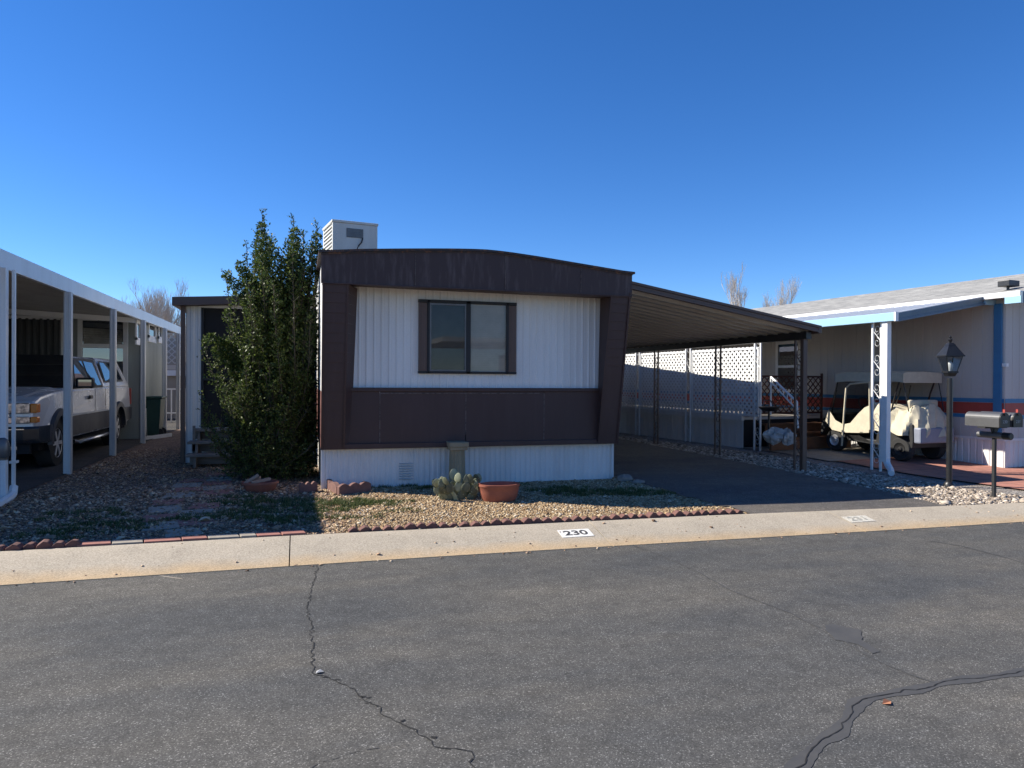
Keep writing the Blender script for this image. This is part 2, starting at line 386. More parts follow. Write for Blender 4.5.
M_pebgrey = mat_pebble('gravel_grey', [(0,(.10,.08,.062)),(.3,(.26,.21,.165)),(.65,(.40,.335,.265)),(1,(.62,.55,.46))])
M_leaf = mat_leaf('shrub_leaf', [(0,(.024,.040,.010)),(.45,(.062,.098,.020)),(.85,(.115,.155,.034)),(1,(.21,.23,.07))])
M_grass = mat_leaf('grass_blade', [(0,(.035,.06,.02)),(.5,(.075,.115,.032)),(1,(.20,.19,.08))], .3)
M_bark = surf('bark', (.20,.165,.13), (.13,.11,.09), .9, 12, bmp=.003)
M_twig = surf('bare_twigs', (.52,.45,.38), (.42,.36,.30), .9, 6)
M_twigpale = surf('pale_twigs', (.66,.60,.52), (.55,.49,.42), .9, 6)
M_tar = surf('crack_sealant', (.055,.055,.055), (.072,.071,.069), .75, 9)
M_crack = surf('crack_gap', (.012,.012,.012), (.02,.02,.02), .9, 12)
M_farwall = surf('far_wall', (.33,.30,.25), (.28,.25,.21), .8, 2)

# ------------------------------------------------------------------ world, sun, camera
w = bpy.data.worlds.new('World'); sc.world = w; w.use_nodes = True; t = w.node_tree; bg = t.nodes['Background']
SUN = Vector((-1.20, .49, 1.0)).normalized(); el = math.asin(SUN.z); az = math.atan2(SUN.x, SUN.y)
sky = t.nodes.new('ShaderNodeTexSky'); sky.sky_type = 'NISHITA'; sky.sun_disc = False; sky.sun_elevation = el; sky.sun_rotation = az
sky.air_density = 1.0; sky.dust_density = 0; sky.ozone_density = 5.0; sky.altitude = 2200
hs = t.nodes.new('ShaderNodeHueSaturation'); hs.inputs['Saturation'].default_value = 1.22; hs.inputs['Hue'].default_value = .5075
t.links.new(sky.outputs[0], hs.inputs['Color']); t.links.new(hs.outputs[0], bg.inputs[0]); bg.inputs[1].default_value = .092
sl = bpy.data.lights.new('sun', 'SUN'); sl.energy = 4.5; sl.angle = math.radians(.5); sl.color = (1, .93, .82)
so = bpy.data.objects.new('sun', sl); COL.objects.link(so); so.location = SUN*50; so.rotation_euler = SUN.to_track_quat('Z', 'Y').to_euler()
cam = bpy.data.cameras.new('camera'); cam.sensor_width = 36; cam.lens = 710/1024*36; cam.clip_start = .05; cam.clip_end = 3000
co = bpy.data.objects.new('camera', cam); COL.objects.link(co)
mm = Matrix((R3, U3, -F2)).transposed().to_4x4(); mm.translation = EYE; co.matrix_world = mm; sc.camera = co
sc.view_settings.view_transform = 'Standard'; sc.view_settings.look = 'None'; sc.view_settings.exposure = 0.97; sc.view_settings.gamma = 1
sc.view_settings.use_curve_mapping = False

# ------------------------------------------------------------------ ground, road, kerb
def lines(ctrl, lo, hi, step):
    s = set(ctrl); x = lo
    while x <= hi: s.add(round(x, 3)); x += step
    return sorted(s)
def sheet(name, xs, ys, zf, mat, keep=None):
    V = np.array([(x, y, zf(x, y)) for y in ys for x in xs]); nx = len(xs); Fq = []
    for j in range(len(ys)-1):
        for i in range(nx-1):
            if keep is None or keep((xs[i]+xs[i+1])/2, (ys[j]+ys[j+1])/2): Fq.append((j*nx+i, j*nx+i+1, (j+1)*nx+i+1, (j+1)*nx+i))
    return tag(npmesh(name, V, np.array(Fq), mat), kind='structure')
sheet('ground', lines(GX, -12, 16, .5), lines(GY, 7.5, 26, .5), g, M_gravel)
sheet('road', lines([-300, 300], -14, 16, .5), [-2.3, 0, 2, 4, 6.45], lambda x, y: zr(x)+ (.012 if y < 6 else 0)*0, M_asphalt)
kb = MB(); x = -48.0; off = atZ(290, 545, -.09).x % 3.05
x = off - 3.05*14
PROF = [(7.06, 'g', .014), (6.98, 'g', .010), (6.88, 'g', -.008), (6.62, 'r', .045), (6.50, 'r', .018), (6.42, 'r', .006), (6.40, 'r', -.05)]
def kz(x, k):
    y, w_, d = PROF[k]; return (g(x, 7.05) if w_ == 'g' else zr(x)) + d
while x < 44:
    xs = [x+.005 + (3.04)*i/6 for i in range(7)]; xs[-1] = x+3.05-.005
    vs = [(a, PROF[k][0], kz(a, k)) for a in xs for k in range(len(PROF))]; n = len(PROF)
    fs = [(i*n+k, (i+1)*n+k, (i+1)*n+k+1, i*n+k+1) for i in range(len(xs)-1) for k in range(n-1)]
    vs2 = [(a, PROF[k][0], kz(a, k)-.1) for a in (xs[0], xs[-1]) for k in range(n)]
    base = len(vs); vs += vs2
    fs += [(k, k+1, base+k+1, base+k) for k in range(n-1)] + [((len(xs)-1)*n+k, (len(xs)-1)*n+k+1, base+n+k+1, base+n+k) for k in range(n-1)]
    kb.add(vs, fs); x += 3.05
tag(kb.build('kerb', M_conc, origin=(0,0,0), smooth=True), kind='structure')
kb2 = MB(); kb2.add([(xx, yy, zz) for xx in (-60, 60) for yy, zz in ((-1.9,-.19),(-2.1,-.15),(-2.45,-.08),(-2.6,-.09))], [(0,1,5,4),(1,2,6,5),(2,3,7,6)])
tag(kb2.build('far_kerb', M_conc, origin=(0,0,0)), kind='structure')
def curbpt(px, py):
    """point on the sloping kerb face"""
    p = atZ(px, py, -.08)
    for _ in range(8):
        y = min(max(p.y, 6.62), 6.88); a = (6.88-y)/.26
        z = kz(p.x, 2)*(1-a)+kz(p.x, 3)*a; p = atZ(px, py, z)
    return p
# driveway (own), slab under the left carport
def fdrive(x, y):
    left = 4.62 if y > 9.7 else 4.62+.40*(9.7-y)/2.65
    right = 7.95 - (.0 if y > 9 else .0)
    return left < x < right
sheet('driveway', lines([8.2], 4.6, 8.0, .1), lines([9.7, 8.0, 12.4, 20], 7.06, 24, .12), lambda x, y: g(x, y)+.012, M_drive, fdrive)
sheet('carport_pavement', lines([-3.35, -3.3], -13.35, -3.35, .5), lines([8.0, 9.7, 12.4, 20], 7.06, 30, .5), lambda x, y: g(x, y)+.012, M_slab, lambda x, y: x < -3.35)

def jag(pts, amp=.035, step=.09):
    out = [pts[0]]
    for a, b in zip(pts[:-1], pts[1:]):
        n = max(1, int((b-a).length/step)); d = (b-a).normalized(); s = Vector((-d.y, d.x, 0))
        for k in range(1, n+1): out.append(a.lerp(b, k/n)+(s*random.gauss(0, amp*.6)+d*random.gauss(0, amp*.3) if k < n else Vector()))
    return out
def ribbon(name, pts, wid, z, mat, jitter=0):
    V = []; Fq = []
    sub = []
    for i in range(len(pts)-1):
        a, b = pts[i], pts[i+1]; n = max(2, int((b-a).length/.03))
        for k in range(n): sub.append(a.lerp(b, k/n))
    sub.append(pts[-1]); off = 0
    for i, p in enumerate(sub):
        d = (sub[min(i+1, len(sub)-1)]-sub[max(i-1, 0)]); d.z = 0; d.normalize(); s = Vector((-d.y, d.x, 0))
        off = off*.75 + random.uniform(-1, 1)*jitter
        wl = wid*random.uniform(.45, 1.35) if jitter else wid*(1+.25*math.sin(i*.5)+random.uniform(-.1, .1))
        for sg in (-1, 1):
            q = p + s*(off + sg*wl/2); V.append((q.x, q.y, zr(q.x)+z))
    for i in range(len(sub)-1): Fq.append((2*i, 2*i+1, 2*i+3, 2*i+2))
    return tag(npmesh(name, np.array(V), np.array(Fq), mat), kind='structure')
c1 = [(318,564),(312,590),(307,606),(312,625),(313,650),(314,673),(337,682),(356,692),(362,700),(376,706),(384,716),(402,725),(425,738),(446,748),(470,752),(476,768),(478,790)]
ribbon('road_crack', jag([RD(*p) for p in c1], .015, .035), .0065, .003, M_crack, .005)
c2 = [(790,775),(806,758),(822,741),(838,733),(852,712),(857,703),(870,698),(890,694),(915,690),(938,684),(970,679),(1000,676),(1030,671),(1100,660)]
ribbon('road_sealed_band', [RD(*p) for p in c2], .075, .0022, M_tar)
ribbon('road_crack', jag([RD(*p) for p in c2], .016, .05), .0055, .0045, M_crack, .004)
c3 = [(632,545),(668,558),(700,573),(730,590),(760,602),(790,613),(820,628)]
ribbon('road_crack', [RD(*p) for p in c3], .016, .003, M_tar, .003)
ribbon('road_crack', [RD(*p) for p in [(828,630),(850,645),(875,660),(910,675),(938,684)]], .012, .003, M_tar, .003)
ribbon('road_crack', [RD(*p) for p in [(930,541),(960,546),(1000,556),(1040,568)]], .022, .003, M_tar, .003)
br = [RD(*p) for p in ((290,772),(322,762),(345,755),(366,750),(388,747),(405,745),(428,741))]; br = jag(br, .03, .05)
for i in range(0, len(br)-1, 1):
    if random.random() < .62: ribbon('road_crack', [br[i], br[i].lerp(br[i+1], random.uniform(.3, .8))], random.uniform(.003, .006), .003, M_tar, .004)
for c_ in (c1[7:15], c1[3:9]):      # crumbled edge bits beside the crack
    for _ in range(5):
        k_ = random.randrange(len(c_)-1); q = RD(*c_[k_]).lerp(RD(*c_[k_+1]), random.random())+Vector((random.gauss(0,.012), random.gauss(0,.01), 0))
        ribbon('road_crack', [q, q+Vector((random.uniform(.01,.04), random.uniform(-.02,.02), 0))], random.uniform(.006,.016), .003, M_crack, .004)
pc0 = [(826,629),(832,624),(845,627),(860,630),(863,638),(868,644),(880,652),(872,654),(858,645),(846,642),(834,640)]
pp = [q+Vector((0,0,.0032)) for q in jag([RD(*p) for p in pc0+pc0[:1]], .03, .05)[:-1]]
mb = MB(); cc = sum(pp, Vector())/len(pp)
mb.add([cc]+pp, [(0, i+1, (i+1)%len(pp)+1) for i in range(len(pp))]); tag(mb.build('road_patch', M_tar), kind='structure')
# faint scrape marks of pale paint on the road
for a, b in (((150,574),(215,567)),((160,576),(182,579)),((430,556),(500,550))):
    ribbon('road_scuff', [RD(*a), RD(*b)], .016, .0025, M_pgrey)

# ------------------------------------------------------------------ gravel stones and grass (stuff)
OCT = np.array([(1,0,0),(0,1,0),(-1,0,0),(0,-1,0),(0,0,1),(0,0,-.7),(.62,.62,.55),(-.62,.62,.55),(-.62,-.62,.55),(.62,-.62,.55)], float)
OF = np.array([(0,6,9),(1,7,6),(2,8,7),(3,9,8),(4,6,7),(4,7,8),(4,8,9),(4,9,6),(0,1,6),(1,2,7),(2,3,8),(3,0,9)])
def pebbles(name, P, size, mat):
    n = len(P); a = rng.uniform(0, 2*PI, n); s = size*rng.lognormal(-.06, .4, n)
    sx = s*rng.uniform(.7, 1.3, n); sy = s*rng.uniform(.6, 1.1, n); sz = s*rng.uniform(.35, .8, n)
    V = np.repeat(OCT[None], n, 0)*rng.uniform(.75, 1.25, (n, 10, 1))
    V = V*np.stack([sx, sy, sz], 1)[:, None]
    tlt = rng.normal(0, .35, n); ct, st = np.cos(tlt)[:, None], np.sin(tlt)[:, None]
    y, z = V[..., 1]*ct-V[..., 2]*st, V[..., 1]*st+V[..., 2]*ct; V[..., 1] = y; V[..., 2] = z
    c, s_ = np.cos(a)[:, None], np.sin(a)[:, None]
    x, y = V[..., 0]*c-V[..., 1]*s_, V[..., 0]*s_+V[..., 1]*c
    V[..., 0] = x+P[:, 0:1]; V[..., 1] = y+P[:, 1:2]; V[..., 2] += P[:, 2:3] + (sz*.25)[:, None]
    Fq = (OF[None]+10*np.arange(n)[:, None, None]).reshape(-1, 3)
    return npmesh(name, V.reshape(-1, 3), Fq, mat)
def scatter(n, x0, x1, y0, y1, keep):
    x = rng.uniform(x0, x1, n); y = rng.uniform(y0, y1, n); k = keep(x, y); x, y = x[k], y[k]
    return np.stack([x, y, gnp(x, y)], 1)
keepL = lambda x, y: (x < .35 + rng.normal(0, .25, len(x))) & ~((y > 13.2) & (x > -2))
P = np.concatenate([scatter(17000, -3.3, .8, 7.08, 10.2, keepL), scatter(9000, -3.3, .2, 10.2, 16, keepL)])
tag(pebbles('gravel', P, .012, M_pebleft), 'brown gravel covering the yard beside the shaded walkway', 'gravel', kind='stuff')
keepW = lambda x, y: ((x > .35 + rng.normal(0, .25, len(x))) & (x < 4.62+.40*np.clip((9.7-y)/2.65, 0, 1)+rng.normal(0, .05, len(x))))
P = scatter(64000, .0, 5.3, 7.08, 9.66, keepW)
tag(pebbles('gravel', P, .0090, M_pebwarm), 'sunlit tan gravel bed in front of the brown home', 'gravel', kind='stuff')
keepG = lambda x, y: (x > 7.92) & (x < 9.55 + .0*y - np.clip(y-9, 0, 20)*.12 + np.clip(8.2-y, 0, 2)*.3)
P = np.concatenate([scatter(15000, 7.9, 10, 7.08, 12.5, keepG), scatter(8000, 7.9, 9.6, 12.5, 20, lambda x, y: x < 9.4-.17*(y-11))])
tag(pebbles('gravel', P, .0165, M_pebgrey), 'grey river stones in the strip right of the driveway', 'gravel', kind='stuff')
# dry leaf litter
nl = 5200; lx_ = rng.uniform(-3.3, .5, nl); ly_ = 7.15+rng.random(nl)**.8*6.5; kk = (lx_ > -3.3) & ~((ly_ > 13)&(lx_ > -1.9)); lx_, ly_ = lx_[kk], ly_[kk]; nl = len(lx_)
pc_ = np.stack([lx_, ly_, gnp(lx_, ly_)+.014+rng.random(nl)*.008], 1); aa = rng.uniform(0, 2*PI, nl); sz_ = rng.uniform(.010, .026, nl)
u_ = np.stack([np.cos(aa), np.sin(aa), rng.normal(0,.35,nl)], 1)*sz_[:, None]; v_ = np.stack([-np.sin(aa), np.cos(aa), rng.normal(0,.35,nl)], 1)*sz_[:, None]*.5
tag(npmesh('leaf_litter', np.stack([pc_-u_, pc_-v_, pc_+u_, pc_+v_], 1).reshape(-1, 3), np.arange(4*nl).reshape(-1, 4), mat_pebble('dry_litter', [(0,(.10,.055,.028)),(.4,(.27,.165,.085)),(.8,(.44,.29,.16)),(1,(.60,.46,.28))])), 'dry brown leaf litter on the shaded gravel yard', 'leaf litter', kind='stuff')  # litter colours lightened in place of fill light in the shade
# a few loose stones on kerb and road edge
xs = rng.uniform(-3, 9, 190); ys = 6.36+rng.random(190)**2.6*.64
zz = np.array([np.interp(y_, [6.42, 6.62, 6.88, 6.98], [zr(x_)+.002, kz(x_, 3), kz(x_, 2), kz(x_, 1)]) for x_, y_ in zip(xs, ys)])
tag(pebbles('loose_grit', np.stack([xs, ys, zz], 1), .009, M_pebleft), 'loose grit scattered over the kerb', 'grit', kind='stuff')

def blades(name, spots, label):
    V = []; 
    for (px, py, rx, ry, n, h) in spots:
        c = G(px, py)
        cen = [(math.sqrt(random.random()), random.uniform(0, 2*PI)) for _ in range(max(6, n//55))]
        for _ in range(int(n*.62)):
            r, th = random.choice(cen)
            cl = (random.gauss(0, .035), random.gauss(0, .03))
            x = c.x+rx*r*math.cos(th)+cl[0]; y = c.y+ry*r*math.sin(th)+cl[1]
            if y < 7.1: continue
            z = g(x, y); a = random.uniform(0, 2*PI); hh = h*random.uniform(.4, 1.2); w_ = .004+.003*random.random()
            dx, dy = math.cos(a)*w_, math.sin(a)*w_; lx, ly = random.gauss(0, .4)*hh, random.gauss(0, .4)*hh
            V += [(x-dx, y-dy, z), (x+dx, y+dy, z), (x+lx, y+ly, z+hh)]
    V = np.array(V); tag(npmesh(name, V, np.arange(len(V)).reshape(-1, 3), M_grass), label, 'grass', kind='stuff')
blades('grass', [(352,503,.28,.22,2600,.05),(385,503,.35,.2,1600,.035),(330,508,.3,.3,1800,.045),(395,512,.3,.15,500,.03),(360,518,.25,.12,400,.03)], 'bright green grass tufts in the gravel beside the scalloped edging')
blades('weeds', [(235,515,.7,.3,3200,.045),(285,505,.5,.35,2600,.05),(240,500,.35,.3,1500,.05),(100,528,.6,.3,2200,.04),(80,515,.5,.35,1500,.04),(60,535,.5,.2,900,.035),(305,520,.4,.25,1800,.04)], 'low dark weeds growing in the shaded gravel')
blades('ground_cover', [(600,493,.75,.22,3600,.05),(650,494,.4,.16,1400,.045),(470,487,.8,.1,1600,.05),(560,490,.5,.15,1500,.05),(390,487,.5,.08,800,.045)], 'thin grass at the foot of the white skirting')

# ------------------------------------------------------------------ pavers and edging bricks
proto = {}
def copyobj(o, **kw):
    c = o.copy(); COL.objects.link(c)
    for k in ('label', 'group'):
        if k in kw: c[k] = kw[k]
    return c
def paver_quad(corners, red):
    pts = [G(*c) for c in corners]; mb = MB()
    top = [p+Vector((0,0,.022)) for p in pts]; mb.prism([p-Vector((0,0,.02)) for p in pts], (0,0,.045))
    o = mb.build('paver', M_pred if red else M_pgrey, bevel=.004)
    return o
# row laid along the kerb
xr = G(126, 546).x; x1 = G(338, 531).x
row = [(1,.30,0),(0,.28,0),(1,.34,0),(1,.24,0),(0,.30,0),(0,.16,0),(1,.24,0),(1,.24,0)]
x = xr
for i, (red, wd, _) in enumerate(row):
    wd *= (x1-xr-.3)/2.1
    mb = MB(); y0, y1 = 7.075+random.uniform(-.004,.004), 7.205+random.uniform(-.01,.01)
    sk = .03
    mb.prism([(x+.006, y0, g(x, y0)-.02), (x+wd-.006, y0, g(x, y0)-.02), (x+wd-.006-sk, y1, g(x, y1)-.02), (x+.006-sk, y1, g(x, y1)-.02)], (0, 0, .05+random.uniform(-.004,.004)))
    o = mb.build('paver', M_pred if red else M_pgrey, bevel=.004)
    tag(o, ('red' if red else 'grey')+' rectangular paver in the flush row along the kerb', 'paver', 'pavers laid along the kerb')
    x += wd
# stepping path toward the porch steps
A = G(160, 541); B = G(212, 474); dirp = (B-A); L = dirp.length; dirp.normalize(); sd = Vector((dirp.y, -dirp.x, 0))
pr2 = random.Random(3)
for i in range(10):
    for j in ((0, 1) if i < 3 else ((i % 2,) if pr2.random() < .55 else (0, 1))):
        c = A + dirp*(.20+i*(L-.2)/9.6+(.12 if j else 0)) + sd*((j-.5)*.40+.05*math.sin(i*1.3)) + Vector((pr2.uniform(-.05,.05), pr2.uniform(-.03,.03), 0))
        a = pr2.uniform(-.14, .14)+math.atan2(dirp.y, dirp.x)-PI/2+.1; hx, hy = pr2.uniform(.15,.19), pr2.uniform(.15,.18); mb = MB()
        pts = [(c.x+ux*hx*math.cos(a)-uy*hy*math.sin(a), c.y+ux*hx*math.sin(a)+uy*hy*math.cos(a)) for ux, uy in ((-1,-1),(1,-1),(1,1),(-1,1))]
        if min(q[1] for q in pts) < 7.23: continue
        mb.prism([(p[0], p[1], g(*p)-.02) for p in pts], (0, 0, .030))
        red = (i+j) % 2 == 0
        tag(mb.build('stepping_stone', M_pred if red else M_pgrey, bevel=.005), ('red' if red else 'grey')+' square paver of the shaded path leading to the wooden steps', 'paver', 'pavers of the path')
# toothed brick edging
def brick_mb():
    mb = MB(); mb.prism([(-.055,-.045,-.03),(.055,-.045,-.03),(.055,-.045,.035),(.03,-.045,.06),(-.005,-.045,.066),(-.05,-.045,.03)], (0,.09,0)); return mb
b0 = brick_mb().build('edging_brick', M_brick, bevel=.006, origin=(0,0,0)); used = False
def put_brick(x, y, label, grp):
    global used
    o = b0 if not used else b0.copy()
    if used: COL.objects.link(o)
    used = True
    o.location = (x, y, g(x, y)+random.uniform(-.010,.004)); o.rotation_euler = (random.uniform(-.1,.1), random.uniform(-.10,.10), random.uniform(-.2,.2)); s = random.uniform(.85,1.1); o.scale = (s, s, s*random.uniform(.85,1.05))
    tag(o, label, 'edging brick', grp)
xa = G(342, 533).x; xb = G(735, 513).x; x = xa
while x < xb:
    put_brick(x, 7.13+random.uniform(-.012,.012), 'tilted brown brick in the toothed edging below the tan gravel', 'toothed edging bricks below the tan gravel'); x += .112
x = -3.6; xb = G(122, 549).x
while x < xb:
    put_brick(x, 7.13+random.uniform(-.02,.02), 'tilted brown brick in the toothed edging left of the flush pavers', 'toothed edging bricks left of the pavers'); x += .112

# ------------------------------------------------------------------ the brown and white mobile home
H = tag(empty('mobile_home', (2.36, 9.65, 0)), 'white and dark maroon mobile home with a window in its recessed front', 'mobile home')
XL, XR = .262, 4.48; YB = 26.0
def Yf(z): return 9.58 - .40*(z-.53)/(2.68-.53)
def ztop(x): return 3.06 - .05*(x-XL)/(XR-XL)
# side walls
wl = MB()
wl.ribbed((XL+.006, 9.66, 1.30), (0,1,0), (0,0,1), (-1,0,0), .10, .004, YB-9.66, 1.72)
wl.box(XL+.008, XL+.05, 9.66, YB, 1.28, 3.02); wl.box(XR-.06, XR-.02, 9.66, YB, 1.3, 3.0)
wl.ribbed((XR-.018, 9.66, 1.30), (0,1,0), (0,0,1), (1,0,0), .10, .012, YB-9.66, 1.70)
wl.build('side_wall', M_white, H)
lw = MB(); lw.box(XL+.002, XL+.04, 9.66, YB, .53, 1.30); lw.box(XR-.05, XR-.012, 9.66, YB, .53, 1.30)
lw.build('side_wainscot', M_maroon_side, H)
wing_l = MB(); wing_r = MB(); lw_s = MB(); wl_s = MB(); lw_r = MB(); wl_r = MB()
def wing(mb, xo, xi_b, xi_t, xp_b, xp_t):
    # front face with horizontal laps, outer side, splayed return
    zs = []; z = .545
    while z < 2.66: zs.append(z); z += .125
    zs.append(2.66)
    for a, b in zip(zs[:-1], zs[1:]):
        ta, tb = (a-.53)/2.15, (b-.53)/2.15
        xa, xb = xi_b+(xi_t-xi_b)*ta, xi_b+(xi_t-xi_b)*tb
        ya, yb = Yf(a)-.006, Yf(b)+.004
        mb.add([(xo, ya, a), (xa, ya, a), (xb, yb, b), (xo, yb, b)], [(0,1,2,3)])
        mb.add([(xo, Yf(a)+.004, a), (xa, Yf(a)+.004, a), (xa, ya, a), (xo, ya, a)], [(0,1,2,3)])
        pa, pb = xp_b+(xp_t-xp_b)*ta, xp_b+(xp_t-xp_b)*tb
        mb.add([(xa, ya, a), (pa, 9.63, a), (pb, 9.63, b), (xb, yb, b)], [(0,1,2,3)])
        ((lw_s if xo < 1 else lw_r) if (a+b)/2 < 1.30 else (wl_s if xo < 1 else wl_r)).add([(xo, ya, a), (xo, 9.70, a), (xo, 9.70, b), (xo, yb, b)], [(0,1,2,3)])
wing(wing_l, XL, .545, .566, .642, .722); wing(wing_r, XR, 4.172, 4.184, 4.176, 4.216)
lw_s.build('wing_side', M_maroon_side, H); wl_s.build('wing_side', M_white, H); lw_r.build('wing_side', M_maroon_side, H); wl_r.build('wing_side', M_white, H); wing_l.build('wing_panel', M_maroon, H); wing_r.build('wing_panel', M_maroon, H)
for xo, xi in ((XL-.004, .55), (XR+.004, 4.17)):
    m_ = MB(); m_.bar((xo+(.012 if xo < 1 else -.012), Yf(.53)-.012, .53), (xo+(.012 if xo < 1 else -.012), Yf(2.7)-.012, 2.70), .024, .012, up=(0,1,0)); m_.bar((xi, Yf(.545)-.010, .545), (xi+.02, Yf(2.66)-.010, 2.66), .022, .012, up=(0,1,0))
    m_.build('corner_trim', M_maroon, H)
# white ribbed panel
fp = MB(); fp.ribbed((.60, 9.655, 1.33), (1,0,0), (0,0,1), (0,-1,0), .100, .009, 3.64, 1.37, prof=[(0,0),(.3,0),(.42,1),(.58,1),(.7,.25),(.84,.25)])
fp.box(.58, 4.26, 9.66, 9.70, 1.3, 2.72); fp.build('front_panel', M_white, H)
# maroon lower boards
for a, b in ((.60,1.016),(1.028,2.194),(2.206,3.340),(3.352,4.19)):
    m_ = MB(); m_.box(a, b, 9.612, 9.655, .60, 1.295); m_.build('lower_panel', M_maroon, H)
m_ = MB(); m_.box(1.016, 1.028, 9.606, 9.65, .61, 1.27); m_.box(1.02, 3.30, 9.604, 9.612, 1.262, 1.274); m_.box(2.194,2.206,9.609,9.65,.7,1.27); m_.box(3.340,3.352,9.609,9.65,.61,1.27)
m_.build('panel_joint', M_joint, H)
m_ = MB(); m_.box(.60, 4.19, 9.585, 9.66, 1.295, 1.345); m_.box(XL, XR, 9.575, 9.66, .53, .60); m_.build('trim_band', M_maroon, H, bevel=.006)
# soffit + fascia + roof
_rp = [atY(a, b, 9.13) for a, b in ((322,250),(360,248.8),(400,248.4),(440,248.3),(470,248.6),(492,249.6),(515,252.6),(540,256.4),(585,264),(630,271.6))]
def roofz(x): return float(np.interp(x, [p.x for p in _rp], [p.z for p in _rp]))
fx = [XL-.02+(XR+.02-XL+.02)*i/20 for i in range(21)]
m_ = MB(); vs = []
for x_ in fx: vs += [(x_, 9.17, 2.665-.05*(x_-XL)/(XR-XL)*.6), (x_, 9.165, roofz(x_)-.045)]
m_.add(vs, [(2*i, 2*i+2, 2*i+3, 2*i+1) for i in range(20)])
m_.add([(fx[0],9.17,2.665),(fx[0],9.165,roofz(fx[0])-.045),(fx[0],9.20,roofz(fx[0])-.045),(fx[0],9.20,2.665)], [(0,1,2,3)])
m9 = MB(); m9.add([(XL-.004,9.20,2.66),(XL-.004,9.20,roofz(XL)-.05),(XL-.004,9.7,roofz(XL)-.05),(XL-.004,9.7,2.66)], [(0,1,2,3)]); m9.build('wing_side', M_white, H)
m_.add([(fx[-1],9.17,2.635),(fx[-1],9.165,roofz(fx[-1])-.045),(fx[-1],9.7,roofz(fx[-1])-.045),(fx[-1],9.7,2.635)], [(0,1,2,3)])
m_.build('fascia', M_maroon_f, H)
for sx_ in (1.42, 2.63, 3.72):
    m_ = MB(); m_.box(sx_-.004, sx_+.004, 9.160, 9.168, 2.675, roofz(sx_)-.055); m_.build('fascia_seam', M_joint, H)
m_ = MB(); m_.add([(XL,9.17,2.664),(XR,9.17,2.636),(XR,9.68,2.665),(XL,9.68,2.69)], [(0,1,2,3)]); m_.build('soffit', M_maroon, H)
m_ = MB(); m_.box(XL-.02, XR+.02, 9.150, 9.166, 2.650, 2.662, None); m_.build('drip_edge', M_maroon, H)
m_ = MB(); vs = []
for x_ in [XL-.05+(XR-XL+.10)*i/24 for i in range(25)]:
    z_ = roofz(min(max(x_, XL), XR)); vs += [(x_, 9.13, z_-.03), (x_, 9.13, z_), (x_, YB+.1, z_), (x_, YB+.1, z_-.05)]
m_.add(vs, [(4*i+k, 4*i+4+k, 4*i+4+(k+1)%4, 4*i+(k+1)%4) for i in range(24) for k in range(4)]+[(0,1,2,3),(96,97,98,99)])
rf = m_.build('roof', M_rust, H)
m_ = MB(); vs = []
for x_ in fx: vs += [(x_, 9.155, roofz(x_)-.052), (x_, 9.15, roofz(x_)-.032)]
m_.add(vs, [(2*i, 2*i+2, 2*i+3, 2*i+1) for i in range(20)]); m_.build('rust_strip', M_rust, rf)
# skirting
sk = MB(); sk.ribbed((XL+.03, 9.70, -.03), (1,0,0), (0,0,1), (0,-1,0), .075, .007, XR-XL-.06, .57); sk.box(XL+.02, XR-.02, 9.705, 9.73, -.05, .53)
sk.ribbed((XL+.03, 9.70, -.03), (0,1,0), (0,0,1), (-1,0,0), .075, .007, YB-9.7, .57); sk.ribbed((XR-.03, 9.70, -.08), (0,1,0), (0,0,1), (1,0,0), .075, .007, YB-9.7, .62)
skirt = sk.build('skirting', M_white2, H)
m_ = MB(); m_.box(XL+.005, XL+.045, 9.685, 9.73, -.03, .53); m_.box(XR-.045, XR-.008, 9.68, 9.73, -.05, .53); m_.box(XL+.045, XR-.045, 9.683, 9.70, .505, .53); m_.build('corner_post', M_white2, skirt)
m_ = MB()
va, vb = atY(399, 479, 9.69), atY(413, 461, 9.69)
for i in range(7):
    z_ = va.z + (vb.z-va.z)*(i+.3)/7; m_.add([(va.x, 9.692, z_), (vb.x, 9.692, z_), (vb.x, 9.676, z_-.012), (va.x, 9.676, z_-.012), (va.x, 9.69, z_-.018), (vb.x, 9.69, z_-.018)], [(0,1,2,3),(3,2,5,4)])
m_.build('vent', M_alum_dirty, skirt)
# window
wx0, wx1, wz0, wz1 = 1.534, 2.927, 1.538, 2.55
W = MB()
for x0, x1_, z0, z1 in ((wx0, wx1, wz1-.045, wz1), (wx0, wx1, wz0, wz0+.035), (1.655, 1.69, wz0, wz1), (2.775, 2.81, wz0, wz1), (2.20, 2.262, wz0, wz1)):
    W.box(x0, x1_, 9.60, 9.66, z0+.001, z1-.001)
win = W.build('window', M_blackm, H, bevel=.004)
for x0, x1_ in ((wx0+.004, 1.652), (2.813, wx1-.004)):
    m_ = MB(); m_.box(x0, x1_, 9.606, 9.65, wz0+.036, wz1-.046); m_.box(x0+.03, x1_-.03, 9.600, 9.61, wz0+.06, wz1-.07); m_.build('shutter', M_brown, win, bevel=.003)
m_ = MB(); m_.box(1.69, 1.712, 9.612, 9.65, wz0+.035, wz1-.045); m_.box(2.18, 2.20, 9.612, 9.65, wz0+.035, wz1-.045); m_.box(1.712, 2.18, 9.613, 9.65, wz1-.07, wz1-.046); m_.box(1.712,2.18,9.613,9.65,wz0+.036,wz0+.055)
m_.build('sash', M_steel, win)
for x0, x1_, yy in ((1.712, 2.18, 9.622), (2.262, 2.775, 9.615)):
    m_ = MB(); m_.add([(x0, yy, wz0+.04), (x1_, yy, wz0+.04), (x1_, yy, wz1-.05), (x0, yy, wz1-.05)], [(0,1,2,3)]); m_.build('pane', M_glass, win)
m_ = MB(); z = wz0+.03
